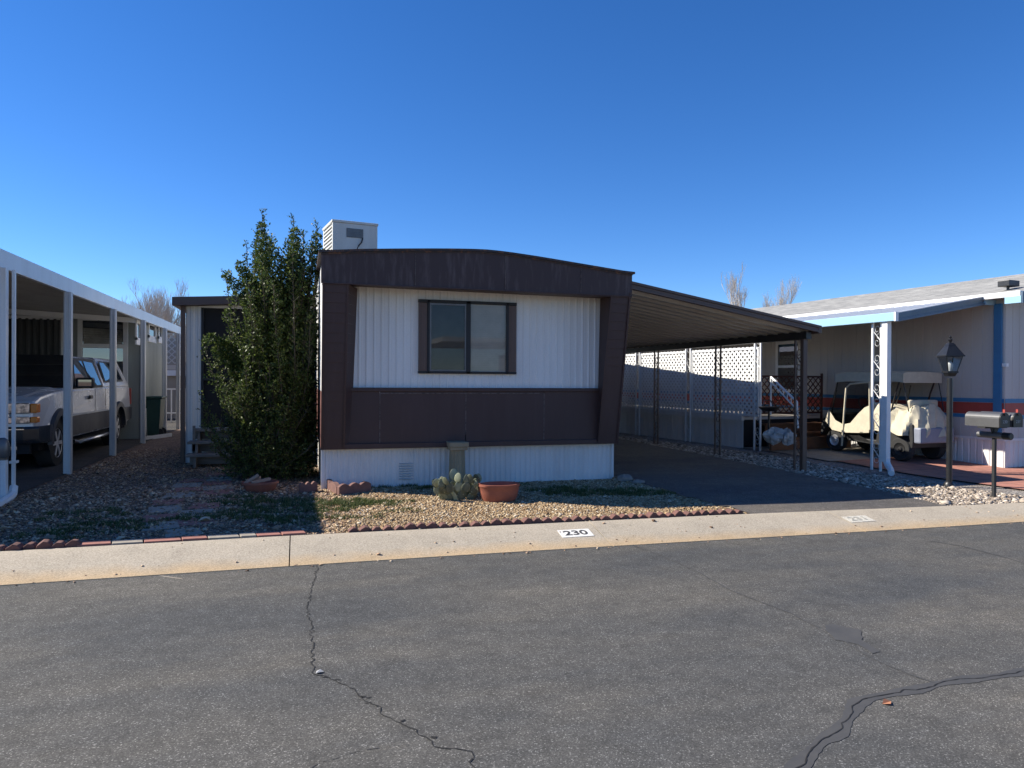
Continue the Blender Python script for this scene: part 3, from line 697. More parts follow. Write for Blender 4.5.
while z < wz1-.04: m_.add([(1.69, 9.636, z), (2.78, 9.636, z), (2.78, 9.628, z+.024), (1.69, 9.628, z+.024)], [(0,1,2,3)]); z += .0255
m_.build('blind', M_slat, win)
m_ = MB(); m_.add([(1.712, 9.626, wz0+.05), (2.18, 9.626, wz0+.05), (2.18, 9.626, wz1-.07), (1.712, 9.626, wz1-.07)], [(0,1,2,3)]); m_.build('insect_screen', glassmat('screen_mesh', 1.05, (.42,.44,.46)), win)

# ------------------------------------------------------------------ evaporative cooler on the roof
cx0, cx1, cy0, cy1, cz0, cz1 = .50, 1.37, 14.0, 14.95, 3.42, 4.50
C = tag(empty('evaporative_cooler', (.97, 14.45, 3.2)), 'boxy off white evaporative cooler on the roof of the brown and white home', 'cooler')
m_ = MB(); m_.box(cx0, cx1, cy0, cy1, cz0, cz1-.05); m_.build('body', M_cooler, C, bevel=.012)
m_ = MB(); m_.box(cx0-.015, cx1+.015, cy0-.015, cy1+.015, cz1-.05, cz1); m_.build('lid', M_cooler, C, bevel=.012)
m_ = MB(); a, b = atY(342.5, 237, cy0), atY(359.6, 229, cy0)
m_.box(a.x, b.x, cy0-.01, cy0+.01, a.z, b.z)
for i in range(5): zz_ = a.z+(b.z-a.z)*(i+.5)/5; m_.box(a.x, b.x, cy0-.016, cy0-.008, zz_-.004, zz_+.004)
m_.build('grille', M_steel, C)
m_ = MB()
for i in range(14): z_ = cz0+.1+i*.072; m_.add([(cx0-.002, cy0+.08, z_), (cx0-.002, cy1-.08, z_), (cx0-.022, cy1-.08, z_-.03), (cx0-.022, cy0+.08, z_-.03)], [(0,1,2,3)])
m_.build('louvres', M_cooler, C)
m_ = MB(); m_.tube([atY(359, 238, cy0-.02), atY(357.5, 242, cy0-.05), atY(354.5, 245.5, cy0-.05), atY(353, 249, cy0-.02), atY(356, 252, cy0-.02)], .014, 6); m_.build('cord', M_black, C, smooth=True)
m_ = MB()
for x_ in (cx0+.08, cx1-.08):
    for y_ in (cy0+.08, cy1-.08): m_.box(x_-.025, x_+.025, y_-.025, y_+.025, 3.1, cz0)
m_.build('stand', M_steel, C); C.rotation_euler = (0, 0, math.radians(9))

# ------------------------------------------------------------------ things in front of the home
# pedestal
bp = Vector((2.06, 9.52, 0))
P_ = tag(empty('pedestal', bp), 'tan fluted plaster pedestal standing against the white skirting', 'pedestal')
m_ = MB(); n = 40; prof = []
vs = []; fs = []
for z_, r in ((.06,.118),(.50,.104)):
    for j in range(n): t_ = 2*PI*j/n; rr = r - (.012 if j % 4 in (1, 2) else 0); vs.append((bp.x+rr*math.cos(t_), bp.y+rr*math.sin(t_), z_))
fs = [(j, (j+1)%n, n+(j+1)%n, n+j) for j in range(n)]
m_.add(vs, fs); m_.build('shaft', M_stonecol, P_)
m_ = MB(); m_.box(bp.x-.135, bp.x+.135, bp.y-.135, bp.y+.135, .545, .61); m_.box(bp.x-.12, bp.x+.12, bp.y-.12, bp.y+.12, .50, .546); m_.build('capital', M_stonecol, P_, bevel=.008)
m_ = MB(); m_.box(bp.x-.14, bp.x+.14, bp.y-.14, bp.y+.14, -.03, .062); m_.build('base', M_stonecol, P_, bevel=.008)
# prickly pear
cb = G(458, 499)
K = tag(empty('prickly_pear', cb), 'prickly pear cactus with round grey green pads next to the red clay bowl', 'cactus')
def padmesh(c, up, nrm, rw, rh, th):
    m_ = MB(); up = up.normalized(); nrm = (nrm-up*nrm.dot(up)).normalized(); sd_ = up.cross(nrm)
    R_ = Matrix((sd_, nrm, up)).transposed(); vs = []; fs = []; nu, nv = 14, 8
    for i in range(nv+1):
        ph = PI*i/nv; w_ = math.sin(ph)*(1-.18*math.cos(PI-ph)); zz_ = 1-math.cos(ph)
        for j in range(nu):
            a = 2*PI*j/nu; vs.append(c+R_ @ Vector((math.cos(a)*rw*w_, math.sin(a)*th*max(w_, .3 if 0<i<nv else 0), zz_*rh)))
    for i in range(nv):
        for j in range(nu): fs.append((i*nu+j, i*nu+(j+1)%nu, (i+1)*nu+(j+1)%nu, (i+1)*nu+j))
    m_.add(vs, fs); return m_
pr = random.Random(8); lev = [[]]
for i in range(11):
    a = -1.35+2.7*i/10+pr.uniform(-.15,.15); c = cb+Vector((.15*math.sin(a), (.12 if i % 2 else -.06)+pr.uniform(-.04,.04), -.02))
    lev[0].append((c, Vector((.75*math.sin(a), pr.uniform(-.35,.15), 1)).normalized(), pr.uniform(.060,.076)))
for L_ in (1, 2):
    nx_ = []
    for i, (c, up, rh) in enumerate(lev[-1]):
        for k_ in range(2 if L_ == 1 or i % 4 == 0 else 1):
            if L_ == 2 and i % 3 == 2: continue
            u2 = (up*.6+Vector((pr.uniform(-.55,.55), pr.uniform(-.5,.2), .65 if L_ == 1 else .8))).normalized()
            nx_.append((c+up*rh*1.85+Vector((pr.uniform(-.025,.025), pr.uniform(-.03,.02), -.01)), u2, rh*pr.uniform(.82,.98)))
    lev.append(nx_)
for L_, ls in enumerate(lev):
    for c, up, rh in ls:
        nr = Vector((pr.uniform(-1.3,.7), -1, pr.uniform(-.2,.4)))
        padmesh(c, up, nr, rh*.84, rh, .009).build('pad', M_cactus, K, smooth=True)
# oval terracotta bowl
ob = G(500, 501)
m_ = MB(); pr_ = [(.19,0),(.222,.05),(.245,.13),(.252,.19),(.262,.20),(.262,.225),(.245,.228),(.232,.20),(.22,.10),(.17,.06)]
m_.lathe(pr_, ob+Vector((0,.04,-.015)), 36, 1, .72)
PB = tag(m_.build('clay_bowl', M_terra, smooth=True), 'oval red clay bowl standing empty right of the prickly pear', 'planter')
# low bowl with wood scraps by the shrub
lb = G(260, 492)
m_ = MB(); m_.lathe([(.15,0),(.19,.05),(.215,.11),(.228,.115),(.228,.14),(.205,.14),(.185,.08),(.1,.07)], lb+Vector((0,.05,-.01)), 30, 1, .85)
tag(m_.build('clay_saucer', M_terra, smooth=True), 'shallow red clay bowl in the shade before the tall shrub', 'planter')
m_ = MB()
for a, b in ((( -.20,0,.11),(-.02,.02,.22)),((-.16,.06,.15),(.05,.1,.13)),((-.1,-.05,.13),(.12,.05,.16)),((.0,.05,.18),(-.18,.09,.12))):
    m_.bar(lb+Vector(a), lb+Vector(b), .055, .03)
tag(m_.build('wood_scraps', surf('scrap_wood', (.36,.25,.19), (.26,.18,.13), .85, 8)), 'broken wood scraps lying in the shallow clay bowl', 'wood')
# scalloped edging pieces
M_scal = surf('scallop_block', (.20,.105,.085), (.13,.07,.06), .9, 14, bmp=.004)
def scallop(p0, p1, h, nsc, label):
    m_ = MB(); p0, p1 = Vector(p0), Vector(p1); d = p1-p0; L_ = d.length; d.normalize(); nn = Vector((-d.y, d.x, 0))*.028
    top = []; N_ = nsc*8
    for i in range(N_+1):
        t_ = i/N_; ph = (t_*nsc) % 1; top.append(p0+d*(L_*t_)+Vector((0,0,h-.03+.035*math.sin(PI*ph))))
    vs = []; 
    for i, q in enumerate(top):
        b_ = p0+d*(L_*i/N_)-Vector((0,0,.04)); vs += [b_-nn, q-nn, q+nn, b_+nn]
    fs = [(4*i+k, 4*i+4+k, 4*i+4+(k+1)%4, 4*i+(k+1)%4) for i in range(N_) for k in range(4)]+[(0,1,2,3),(4*N_,4*N_+1,4*N_+2,4*N_+3)]
    m_.add(vs, fs); return tag(m_.build('scalloped_edger', M_scal), label, 'edging')
scallop(G(338,495.5), G(370,491.5), .135, 3, 'scalloped brown edging block lying in front of the skirting corner')
scallop(G(325,487), G(338.5,494.5), .13, 2, 'short scalloped edging block meeting the longer one at the home corner')
scallop(G(299,493), G(317,491.5), .13, 3, 'shaded scalloped edging block between the shrub and the home corner')
scallop(G(430,487), G(446,486), .04, 2, 'low dark edging block behind the prickly pear') if False else None
def rock(px, py, r, label, sy=.7, sz=.5):
    c = G(px, py); m_ = MB(); rr = random.Random(int(px)); n_, k_ = 12, 6; vs = []; fs = []
    for i in range(k_+1):
        for j in range(n_):
            ph = PI*i/k_; a = 2*PI*j/n_; q = r*(1+.18*math.sin(3*a+px)+rr.uniform(-.08,.08)); vs.append(c+Vector((q*math.sin(ph)*math.cos(a), q*sy*math.sin(ph)*math.sin(a), q*sz*math.cos(ph)+r*sz*.4)))
    for i in range(k_):
        for j in range(n_): fs.append((i*n_+j, i*n_+(j+1)%n_, (i+1)*n_+(j+1)%n_, (i+1)*n_+j))
    m_.add(vs, fs); return tag(m_.build('stone', M_rock, smooth=True), label, 'stone')
rock(624, 481, .13, 'larger rounded stone at the right corner of the white skirting')
rock(638, 483, .10, 'smaller flat stone beside the driveway edge', .7, .35)
lf = RD(887, 704); m_ = MB(); m_.add([lf+Vector((-.03,0,.004)), lf+Vector((0,-.025,.012)), lf+Vector((.035,.01,.006)), lf+Vector((0,.02,.02))], [(0,1,2,3)])
tag(m_.build('fallen_leaf', M_leafdry), 'small dry orange leaf lying on the road', 'leaf')
lt = RD(319, 673); m_ = MB(); m_.add([lt+Vector((-.018,-.01,.004)), lt+Vector((.004,-.014,.010)), lt+Vector((.026,.0,.005)), lt+Vector((.008,.014,.016)), lt+Vector((-.014,.012,.007))], [(0,1,2),(0,2,3),(0,3,4)])
tag(m_.build('paper_scrap', M_plastic), 'crumpled white scrap at the bend of the road crack', 'litter')

# painted kerb numbers
def kerb_number(corners, txt, mp, mn, label):
    pts = [curbpt(*c) for c in corners]; c = sum(pts, Vector())/4; xs_ = ((pts[1]-pts[0]).length+(pts[2]-pts[3]).length)/2; hs = .17
    slope = math.atan2(kz(c.x, 2)-kz(c.x, 3), .26)
    R_ = Matrix.Rotation(slope, 4, 'X'); Mx = Matrix.Translation((c.x, (6.62+6.88)/2, (kz(c.x,2)+kz(c.x,3))/2)) @ R_
    root = tag(empty('house_number', Mx.translation), label, 'painted number')
    m_ = MB(Mx); hx = xs_/2; m_.box(-hx, hx, -hs/2, hs/2, .0015, .004); m_.build('painted_patch', mp, root)
    text_mesh('digits', txt, .15, mn, Mx @ Matrix.Translation((0,0,.0055)) @ Matrix.Diagonal((1.15,.95,1,1)), root, .001, offset=.003)
kerb_number([(553.4,526),(585.6,524.8),(591,532),(559.4,533)], '230', M_paintwhite, M_numblack, 'white patch painted with black number 230 on the kerb below the tan gravel')
kerb_number([(833,513),(855,511.5),(864,517),(842,518.5)], '231', M_paintworn, M_numfaded, 'worn faded number patch on the kerb at the driveway')

# ------------------------------------------------------------------ own carport
def scrolls(mb, a, b, dvec, z0, z1, r=.006):
    """ornamental S scrolls between two uprights"""
    a, b = Vector(a), Vector(b); mid = (a+b)/2; hw = (b-a).length/2-.012; u = (b-a).normalized(); z = z0
    while z < z1-.3:
        for sg in (1, -1):
            pts = []
            for i in range(15):
                t_ = i/14; ang = sg*(PI*.5+t_*PI*2.3); rr = hw*(.95-.62*t_)
                pts.append(mid+u*(rr*math.cos(ang))*.9+Vector((0,0,(z+.13 if sg>0 else z+.36)+rr*math.sin(ang)*1.2)))
            mb.tube(pts, r, 4)
        mb.bar(mid-u*hw+Vector((0,0,z+.16)), mid+u*hw+Vector((0,0,z+.34)), .010, .010)
        z += .52
CP = tag(empty('carport', (6.4, 10.2, 0)), 'brown metal carport sloping down from the maroon and white home over the driveway', 'carport')
cy_f, cy_b = 9.95, 24.5; cxi, cxo = 4.46, 8.31
def cz(x): return 2.985 - .168*(x-4.5)
sl_ = (Vector((cxo, 0, cz(cxo)))-Vector((cxi, 0, cz(cxi)))); Ls = sl_.length; sl_.normalize(); nn_ = Vector((-sl_.z, 0, sl_.x))
m_ = MB(); O = Vector((cxi, cy_f+.03, cz(cxi)))
m_.ribbed(O, (0,1,0), sl_, -nn_, .30, .075, cy_b-cy_f-.03, Ls, prof=[(0,0),(.60,0),(.66,1),(.94,1)])
m_.ribbed(O+nn_*.04, (0,1,0), sl_, -nn_, .30, .075, cy_b-cy_f-.03, Ls, prof=[(0,0),(.60,0),(.66,1),(.94,1)])
m_.build('roof_panel', M_roofpan, CP)
fa = MB()
for o1, o2, yo in ((-.055, -.028, -.028), (-.024, .018, -.012), (.022, .060, -.034)):
    q0 = Vector((cxi, cy_f+yo, cz(cxi))); q1 = Vector((cxo+.03, cy_f+yo, cz(cxo+.03)))
    fa.add([q0+nn_*o1, q1+nn_*o1, q1+nn_*o2, q0+nn_*o2, q0+nn_*o1+Vector((0,.06,0)), q1+nn_*o1+Vector((0,.06,0)), q1+nn_*o2+Vector((0,.06,0)), q0+nn_*o2+Vector((0,.06,0))], [(0,1,2,3),(4,7,6,5),(0,4,5,1),(3,2,6,7),(1,5,6,2),(0,3,7,4)])
fa.build('fascia', M_brown, CP)
m_ = MB(); m_.box(cxo+.0, cxo+.07, cy_f-.02, cy_b, cz(cxo)-.075, cz(cxo)+.055); m_.build('gutter', M_brown, CP, bevel=.005)
m_ = MB(); m_.box(8.15, 8.25, cy_f+.08, cy_b, cz(8.2)-.185, cz(8.2)-.055); m_.build('beam', M_black, CP)
px_post = [10.26, 12.72, 15.35, 18.0, 20.7, 23.4]
for i, y_ in enumerate(px_post):
    gz = g(8.2, y_); m_ = MB(); zt = cz(8.2)-.185
    m_.box(8.185, 8.215, y_+.09, y_+.12, gz-.03, zt)
    if i == 0: m_.box(8.16, 8.24, y_-.15, y_-.07, gz-.03, zt)
    else: m_.box(8.185, 8.215, y_-.09, y_-.06, gz-.03, zt)
    scrolls(m_, (8.2, y_-.075, 0), (8.2, y_+.105, 0), None, gz+.1, zt, .006)
    m_.build('post', M_brown, CP)

# ------------------------------------------------------------------ tall shrub
def shrub():
    root = tag(empty('tall_shrub', (-.40, 11.15, 0)), 'tall dark green evergreen shrub with upright shoots against the left wall of the home', 'shrub')
    rs = random.Random(11); base = Vector((-.40, 11.15, 0)); stems = MB(); Lp = []; La = []; Ls_ = []
    def leaf(p, d, s): Lp.append(p); La.append(d); Ls_.append(s)
    def twig(p, d, L_, dens, s):
        n_ = max(3, int(L_*dens)); q = Vector(p); d = Vector(d)
        for i in range(n_):
            d = (d+Vector((rs.gauss(0,.10), rs.gauss(0,.10), rs.gauss(.02,.08)))).normalized(); q = q+d*(L_/n_)
            for _ in range(2):
                ld = (d*.6+Vector((rs.gauss(0,.7), rs.gauss(0,.7), rs.gauss(.15,.6)))).normalized(); leaf(q+Vector((rs.gauss(0,.01), rs.gauss(0,.01), rs.gauss(0,.01))), ld, s*rs.uniform(.6,1.25))
        stems.tube([p, q], [.004, .0015], 3, False)
    def shoot(tip, b=None, r0=.02, tw=1.0, start=.25, s=.043, tl=.26):
        b = b or base+Vector((rs.uniform(-.35,.35), rs.uniform(-.25,.3), 0)); tip = Vector(tip); mid = b.lerp(tip, .45); mid += Vector(((tip.x-b.x)*.30, (tip.y-b.y)*.25, -.05)); L_ = (tip-b).length
        n_ = max(8, int(L_*9)); pts = []
        for i in range(n_+1):
            t_ = i/n_; p = b*(1-t_)**2+mid*2*t_*(1-t_)+tip*t_*t_+Vector((math.sin(t_*9+b.x*20)*.02, math.cos(t_*7+b.y*9)*.02, 0)); pts.append(p)
        stems.tube(pts, [r0*(1-i/n_)+.003 for i in range(n_+1)], 5, False)
        for i in range(n_):
            t_ = i/n_
            if t_ < start: continue
            d = (pts[i+1]-pts[i]).normalized()
            k = int(rs.uniform(3, 6)*tw)
            for _ in range(k):
                a = rs.uniform(0, 2*PI); side = Vector((math.cos(a), math.sin(a), rs.uniform(.1,.9))).normalized()
                twig(pts[i].lerp(pts[i+1], rs.random()), (d*.55+side).normalized(), tl*(1.15-t_)*rs.uniform(.4,1.15)+.035, 38, s)
    tips = [(262,211,11.2),(256,232,11.0),(247,244,11.4),(240,268,10.9),(224,272,11.2),(270,236,11.6),(295,219,11.1),(288,238,11.5),(303,232,10.9),(316,224,10.95),(312,246,10.7),(321,250,11.6),(281,256,10.8),
            (205,338,10.6),(226,310,10.7),(233,292,11.0),(304,270,10.6),(318,290,10.6),(262,262,10.7),(250,285,10.5),(275,285,10.35),(296,300,10.3),(217,352,10.9),(312,320,10.4),(310,350,10.35)]
    tips += [(rs.uniform(248,318), rs.uniform(250,330), rs.uniform(10.5,11.6)) for _ in range(26)]+[(rs.uniform(222,240), rs.uniform(320,400), rs.uniform(10.4,11.0)) for _ in range(2)]
    for px, py, Y in tips: shoot(atY(px, py, Y), tw=1.15 if py < 300 else 1.3)
    for px, py, Y in ((200,395,10.5),(203,425,10.4),(215,415,10.3),(222,385,10.4),(230,440,10.3)): shoot(atY(px, py, Y), tw=1.0, s=.036, r0=.01, start=.25)
    for _ in range(120):     # body of the crown: shoots that end all over the envelope
        z = rs.uniform(.5, 3.3); f = 1-.45*max(0, (z-2.0)/1.4); x = rs.uniform(-.72, .42)*f-.15; x = min(x, .17); y = 11.1+rs.uniform(-.85, .6)*f
        shoot((x, y, z), tw=1.25, tl=.30)
    for _ in range(2600):   # low skirt of twigs near the ground
        a = rs.uniform(0, 2*PI); r = math.sqrt(rs.random()); p = base+Vector((.02+.58*r*math.cos(a), -.1+.62*r*math.sin(a), rs.uniform(.02, 1.3)))
        if p.x > .2: continue
        twig(p, Vector((rs.gauss(0,1), rs.gauss(-.4,.8), rs.gauss(.5,.5))).normalized(), rs.uniform(.1,.25), 34, .036)
    for (ax_0, ay_0), (bx_0, by_0) in (((224,272),(256,310)),((207,336),(246,356)),((262,222),(262,270)),((296,228),(292,275)),((318,232),(312,280)),((238,262),(258,300)),((214,348),(244,372))):
        for k_ in range(5):
            t_ = (k_+.5)/5; q_ = atY(ax_0+(bx_0-ax_0)*t_, ay_0+(by_0-ay_0)*t_, 10.85); R_ = .05+.07*t_
            for _ in range(int(90+160*t_)):
                d = Vector((rs.gauss(0,1), rs.gauss(0,1), rs.gauss(0,1))).normalized()*R_*rs.random()**.4; leaf(q_+d, (d.normalized()+Vector((rs.gauss(0,.5), rs.gauss(0,.5), rs.gauss(.2,.5)))).normalized(), .048*rs.uniform(.6,1.2))
    for _ in range(330):    # leafy clumps of uneven size
        zc = rs.uniform(.1, 2.95) if rs.random() < .85 else rs.uniform(2.3, 3.5); f = 1-.5*max(0, (zc-1.9)/1.7); lump_ = .85+.22*math.sin(zc*4.3)+.12*math.sin(zc*9+1)
        a = rs.uniform(0, 2*PI); rad = math.sqrt(rs.uniform(.25, 1)); c_ = Vector((-.27+.62*f*lump_*rad*math.cos(a), 11.25+.66*f*rad*math.sin(a), zc)); R_ = rs.uniform(.07, .19)
        ax_ = Vector((rs.gauss(0,.5), rs.gauss(0,.5), 1)).normalized()
        for _ in range(int(680*R_)):
            d = Vector((rs.gauss(0,1), rs.gauss(0,1), rs.gauss(0,1))).normalized()*R_*rs.random()**.4; d += ax_*d.dot(ax_)*.8
            leaf(c_+d, (d.normalized()+Vector((rs.gauss(0,.5), rs.gauss(0,.5), rs.gauss(.2,.5)))).normalized(), .052*rs.uniform(.6,1.25))
    stems.build('stems', surf('green_bark', (.085,.07,.045), (.06,.05,.035), .9, 12), root)
    P0 = np.array(Lp); A_ = np.array(La); S = np.array(Ls_)
    keep = ~(((P0[:,0]/P0[:,1] > .0215) & (P0[:,2] < 3.0)) | ((P0[:,1] < 10.42) & (P0[:,0] > -.15)) | (P0[:,1] < 10.25)) & ~((P0[:,0] > .235) & (P0[:,2] < 3.1)) & (P0[:,2] > .01); P0, A_, S = P0[keep], A_[keep], S[keep]; n_ = len(P0)
    rd = rng.normal(0, 1, (n_, 3)); B_ = np.cross(A_, rd); B_ /= np.linalg.norm(B_, axis=1)[:, None]; C_ = np.cross(A_, B_)
    S = S[:, None]; V = np.stack([P0, P0+A_*S*.5+B_*S*.27+C_*S*.06, P0+A_*S, P0+A_*S*.5-B_*S*.27+C_*S*.06], 1).reshape(-1, 3)
    npmesh('foliage', V, np.arange(4*n_).reshape(-1, 4), M_leaf, root); print('leaves', n_)
shrub()

# ------------------------------------------------------------------ side addition with porch steps
AD = tag(empty('porch_room', (-.85, 13.35, 0)), 'shaded pale side room with a brown lean-to roof and dark screened opening left of the shrub', 'addition')
ay = 13.3; ax0 = -1.95
pL = atY(187.5, 380, ay); pO = atY(201, 380, ay)
m_ = MB(); m_.ribbed((ax0+.08, ay, 0), (1,0,0), (0,0,1), (0,-1,0), .12, .008, pO.x-ax0-.08, 2.78); m_.box(ax0+.06, pO.x, ay+.01, ay+.05, 0, 2.80); m_.box(pO.x, .25, ay, ay+.05, 2.68, 2.84)
m_.box(ax0+.06, ax0+.1, ay+.05, 24, 0, 2.78); m_.box(pO.x, .25, ay, ay+.05, -.02, .60); m_.build('wall', M_white2, AD)
m_ = MB(); m_.box(ax0-.01, ax0+.055, ay-.06, ay+.01, 0, 2.80); m_.build('corner_post', M_brown, AD)
m_ = MB(); a = atY(177.5, 297, ay-.25); b_ = atY(233, 293.5, ay-.25)
m_.prism([(ax0-.12, ay-.25, a.z-.14), (.25, ay-.25, a.z-.14+.13), (.25, ay-.25, a.z+.13), (ax0-.12, ay-.25, a.z)], (0, 11, 0)); m_.build('roof', M_brown, AD)
m_ = MB(); m_.box(pO.x+.002, .24, ay+.04, ay+.06, .60, 2.68); m_.build('screen', M_dark, AD)
m_ = MB(); m_.box(pO.x, pO.x+.04, ay-.01, ay+.03, .6, 2.68); m_.box(pO.x+.04, .24, ay-.01, ay+.03, 1.42, 1.46); m_.build('screen_frame', M_blackm, AD)
ST = tag(empty('wooden_steps', (-1.2, 12.9, 0)), 'weathered grey wooden steps below the dark screened opening', 'steps')
sx0, sx1 = atY(189, 440, 12.9).x, -.55
for i, (z_, y_) in enumerate(((.60,13.1),(.41,12.85),(.22,12.6))):
    m_ = MB(); m_.box(sx0+(.05 if i==0 else 0), sx1, y_-.15, y_+.15, z_-.04, z_); m_.build('tread', M_wood, ST, bevel=.004)
    m_ = MB(); m_.box(sx0+.04, sx1-.02, y_+.08, y_+.10, z_-.18, z_-.045); m_.build('riser', M_wood, ST)
for x_ in (sx0+.12, sx1-.1):
    m_ = MB(); m_.prism([(x_, 12.52, -.02), (x_, 13.2, -.02), (x_, 13.2, .56), (x_, 13.0, .56), (x_, 12.96, .37), (x_, 12.73, .37), (x_, 12.7, .18), (x_, 12.52, .18)], (.04, 0, 0)); m_.build('stringer', M_wood, ST)
m_ = MB(); m_.box(sx0+.05, sx0+.09, 12.93, 12.97, 0, .66); m_.build('newel', M_wood, ST)

# ------------------------------------------------------------------ left neighbour: carport, shed room, truck
LC = tag(empty('carport', (-5.5, 9.6, 0)), 'white aluminium carport with flat fascia and square posts over the silver pickup', 'carport')
lx = -3.42; y0l, y1l = 8.62, 23.2
def lz(x): return 2.80 + .05*(lx-x)
m_ = MB(); m_.box(lx-.02, lx+.05, y0l, y1l, 2.745, 2.965); m_.box(-9.2, lx-.02, y0l, y0l+.07, 2.76, 2.98); fb = m_.build('fascia', M_alum, LC, bevel=.006)
m_ = MB(); O = Vector((lx-.02, y0l+.08, 2.83)); dv = Vector((-1, 0, .05)).normalized()
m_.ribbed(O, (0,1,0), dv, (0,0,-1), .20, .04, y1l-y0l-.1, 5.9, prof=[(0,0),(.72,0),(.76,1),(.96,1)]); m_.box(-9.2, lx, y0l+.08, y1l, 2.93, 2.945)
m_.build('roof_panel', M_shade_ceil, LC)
m_ = MB()
for yb in (17.2,): m_.add([(lx-.05, yb, 2.66), (-9.0, yb, 2.94), (-9.0, yb, 3.05), (lx-.05, yb, 2.77), (lx-.05, yb+.06, 2.66), (-9.0, yb+.06, 2.94), (-9.0, yb+.06, 3.05), (lx-.05, yb+.06, 2.77)], [(0,1,2,3),(4,7,6,5),(0,4,5,1),(3,2,6,7)])
m_.build('cross_beam', M_whiteclean, LC)
for i, px in enumerate((3.5, 68, 113, 143, 164.5, 178)):
    X_ = -3.36; d = ray(px, 400); Y_ = X_*d.y/d.x; m_ = MB(); w_ = .05 if i else .038
    m_.box(X_-w_, X_+w_, Y_-w_, Y_+w_, -.02, 2.745)
    for s_ in (-1, 1): m_.box(X_+s_*.028-.01, X_+s_*.028+.01, Y_-w_-.008, Y_-w_+.001, -.02, 2.745)
    m_.build('post', M_alum if i == 0 else M_alum_dirty, LC, bevel=.004)
dY = atX(13.6, 400, -3.31).y+.14
m_ = MB(); m_.box(-3.325, -3.292, dY-.16, dY-.12, .12, 2.745); m_.tube([(-3.305, dY-.14, .14), (-3.30, dY-.2, .05), (-3.28, dY-.35, .03), (-3.26, dY-.95, .0)], [.045,.05,.05,.048], 8); m_.box(-3.34,-3.27,dY-.19,dY-.09,.42,.45)
m_.build('downspout', M_whiteclean, LC, smooth=False)
m_ = MB(); c = Vector((-3.27, atX(3, 450, -3.3).y-.1, .66)); m_.lathe([(.055,-.13),(.07,-.11),(.07,.02),(.05,.08),(.02,.10)], c, 16); m_.box(c.x-.03,c.x+.03,c.y,c.y+.1,.5,.56)
m_.build('electric_meter', M_steel, LC, smooth=True)

SH = tag(empty('storage_room', (-5.8, 20, 0)), 'sage green storage room with small white windows behind the silver pickup', 'shed')
sy0 = 18.75; sxr = -3.62
yS = atX(133, 400, sxr).y; yE = atX(161, 400, sxr).y
m_ = MB(); m_.ribbed((sxr, sy0, .1), (0,1,0), (0,0,1), (1,0,0), .15, .012, yE-sy0+.3, 2.66); m_.box(sxr-.05, sxr-.005, sy0+.02, yE+.3, 0, 2.75); m_.build('side_wall', M_sage, SH)
m_ = MB(); m_.box(sxr-.02, sxr+.03, sy0, yE+.3, 0, .72); m_.build('skirting', M_whiteclean, SH)
m_ = MB(); m_.box(-9.3, sxr, sy0, sy0+.05, 0, 2.82); m_.build('front_wall', M_sage, SH)
m_ = MB(); m_.box(sxr-.04, sxr+.02, sy0-.02, sy0+.0, 0, 2.75); m_.build('corner_trim', M_blackm, SH)
# big screened window in the front wall
p0 = atY(78, 316, sy0); p1 = atY(129, 373, sy0)
def frame_win(x0, x1_, z0, z1, y, name, pm, root, t_=.05, mid=None, bmat=M_whiteclean):
    W = MB()
    for a in ((x0, x1_, z1-t_, z1), (x0, x1_, z0, z0+t_), (x0, x0+t_, z0+t_, z1-t_), (x1_-t_, x1_, z0+t_, z1-t_)): W.box(a[0], a[1], y-.04, y+.01, a[2], a[3])
    if mid: W.box(x0+t_, x1_-t_, y-.035, y+.01, mid-t_/2, mid+t_/2)
    w_ = W.build(name, bmat, root)
    m_ = MB(); m_.add([(x0+t_, y-.015, z0+t_), (x1_-t_, y-.015, z0+t_), (x1_-t_, y-.015, z1-t_), (x0+t_, y-.015, z1-t_)], [(0,1,2,3)]); m_.build('pane', pm, w_)
    return w_
wA = frame_win(p0.x, p1.x-.02, .9, p0.z, sy0, 'window', M_topglass, SH, .10, mid=atY(100, 346, sy0).z)
m_ = MB(); za = atY(100, 344, sy0-.02).z; zb = atY(100, 328, sy0-.02).z   # folded pale awning cloth seen behind the glass
nn2 = 14
for i in range(nn2):
    t0_, t1_ = i/nn2, (i+1)/nn2; m_.add([(p0.x+.12, sy0-.017-.01*(i%2), za+(zb-za)*t0_), (p1.x-.14, sy0-.017-.01*(i%2), za+(zb-za)*t0_*.9), (p1.x-.14, sy0-.017-.01*((i+1)%2), za+(zb-za)*t1_*.85), (p0.x+.12, sy0-.017-.01*((i+1)%2), za+(zb-za)*t1_)], [(0,1,2,3)])
m_.build('shade_cloth', surf('shade_cloth', (.36,.35,.30), (.22,.21,.18), .8, 6), wA)
q0 = atY(15, 318, sy0); q1 = atY(62, 356, sy0)
wB = frame_win(q0.x-.6, q1.x+.05, .8, q0.z+.06, sy0, 'window', M_topglass, SH, .08)
m_ = MB(); m_.ribbed((q0.x-.5, sy0-.02, .9), (1,0,0), (0,0,1), (0,-1,0), .14, .03, q1.x-q0.x+.5, q0.z-.9, prof=[(0,0),(.2,1),(.5,1),(.7,0)]); m_.build('curtain', M_curtain, wB)
m_ = MB(); q = atY(101, 318, sy0-.1); m_.lathe([(.03,-.09),(.07,-.07),(.08,.0),(.05,.06)], q, 12); m_.build('lamp', M_black, SH, smooth=True)
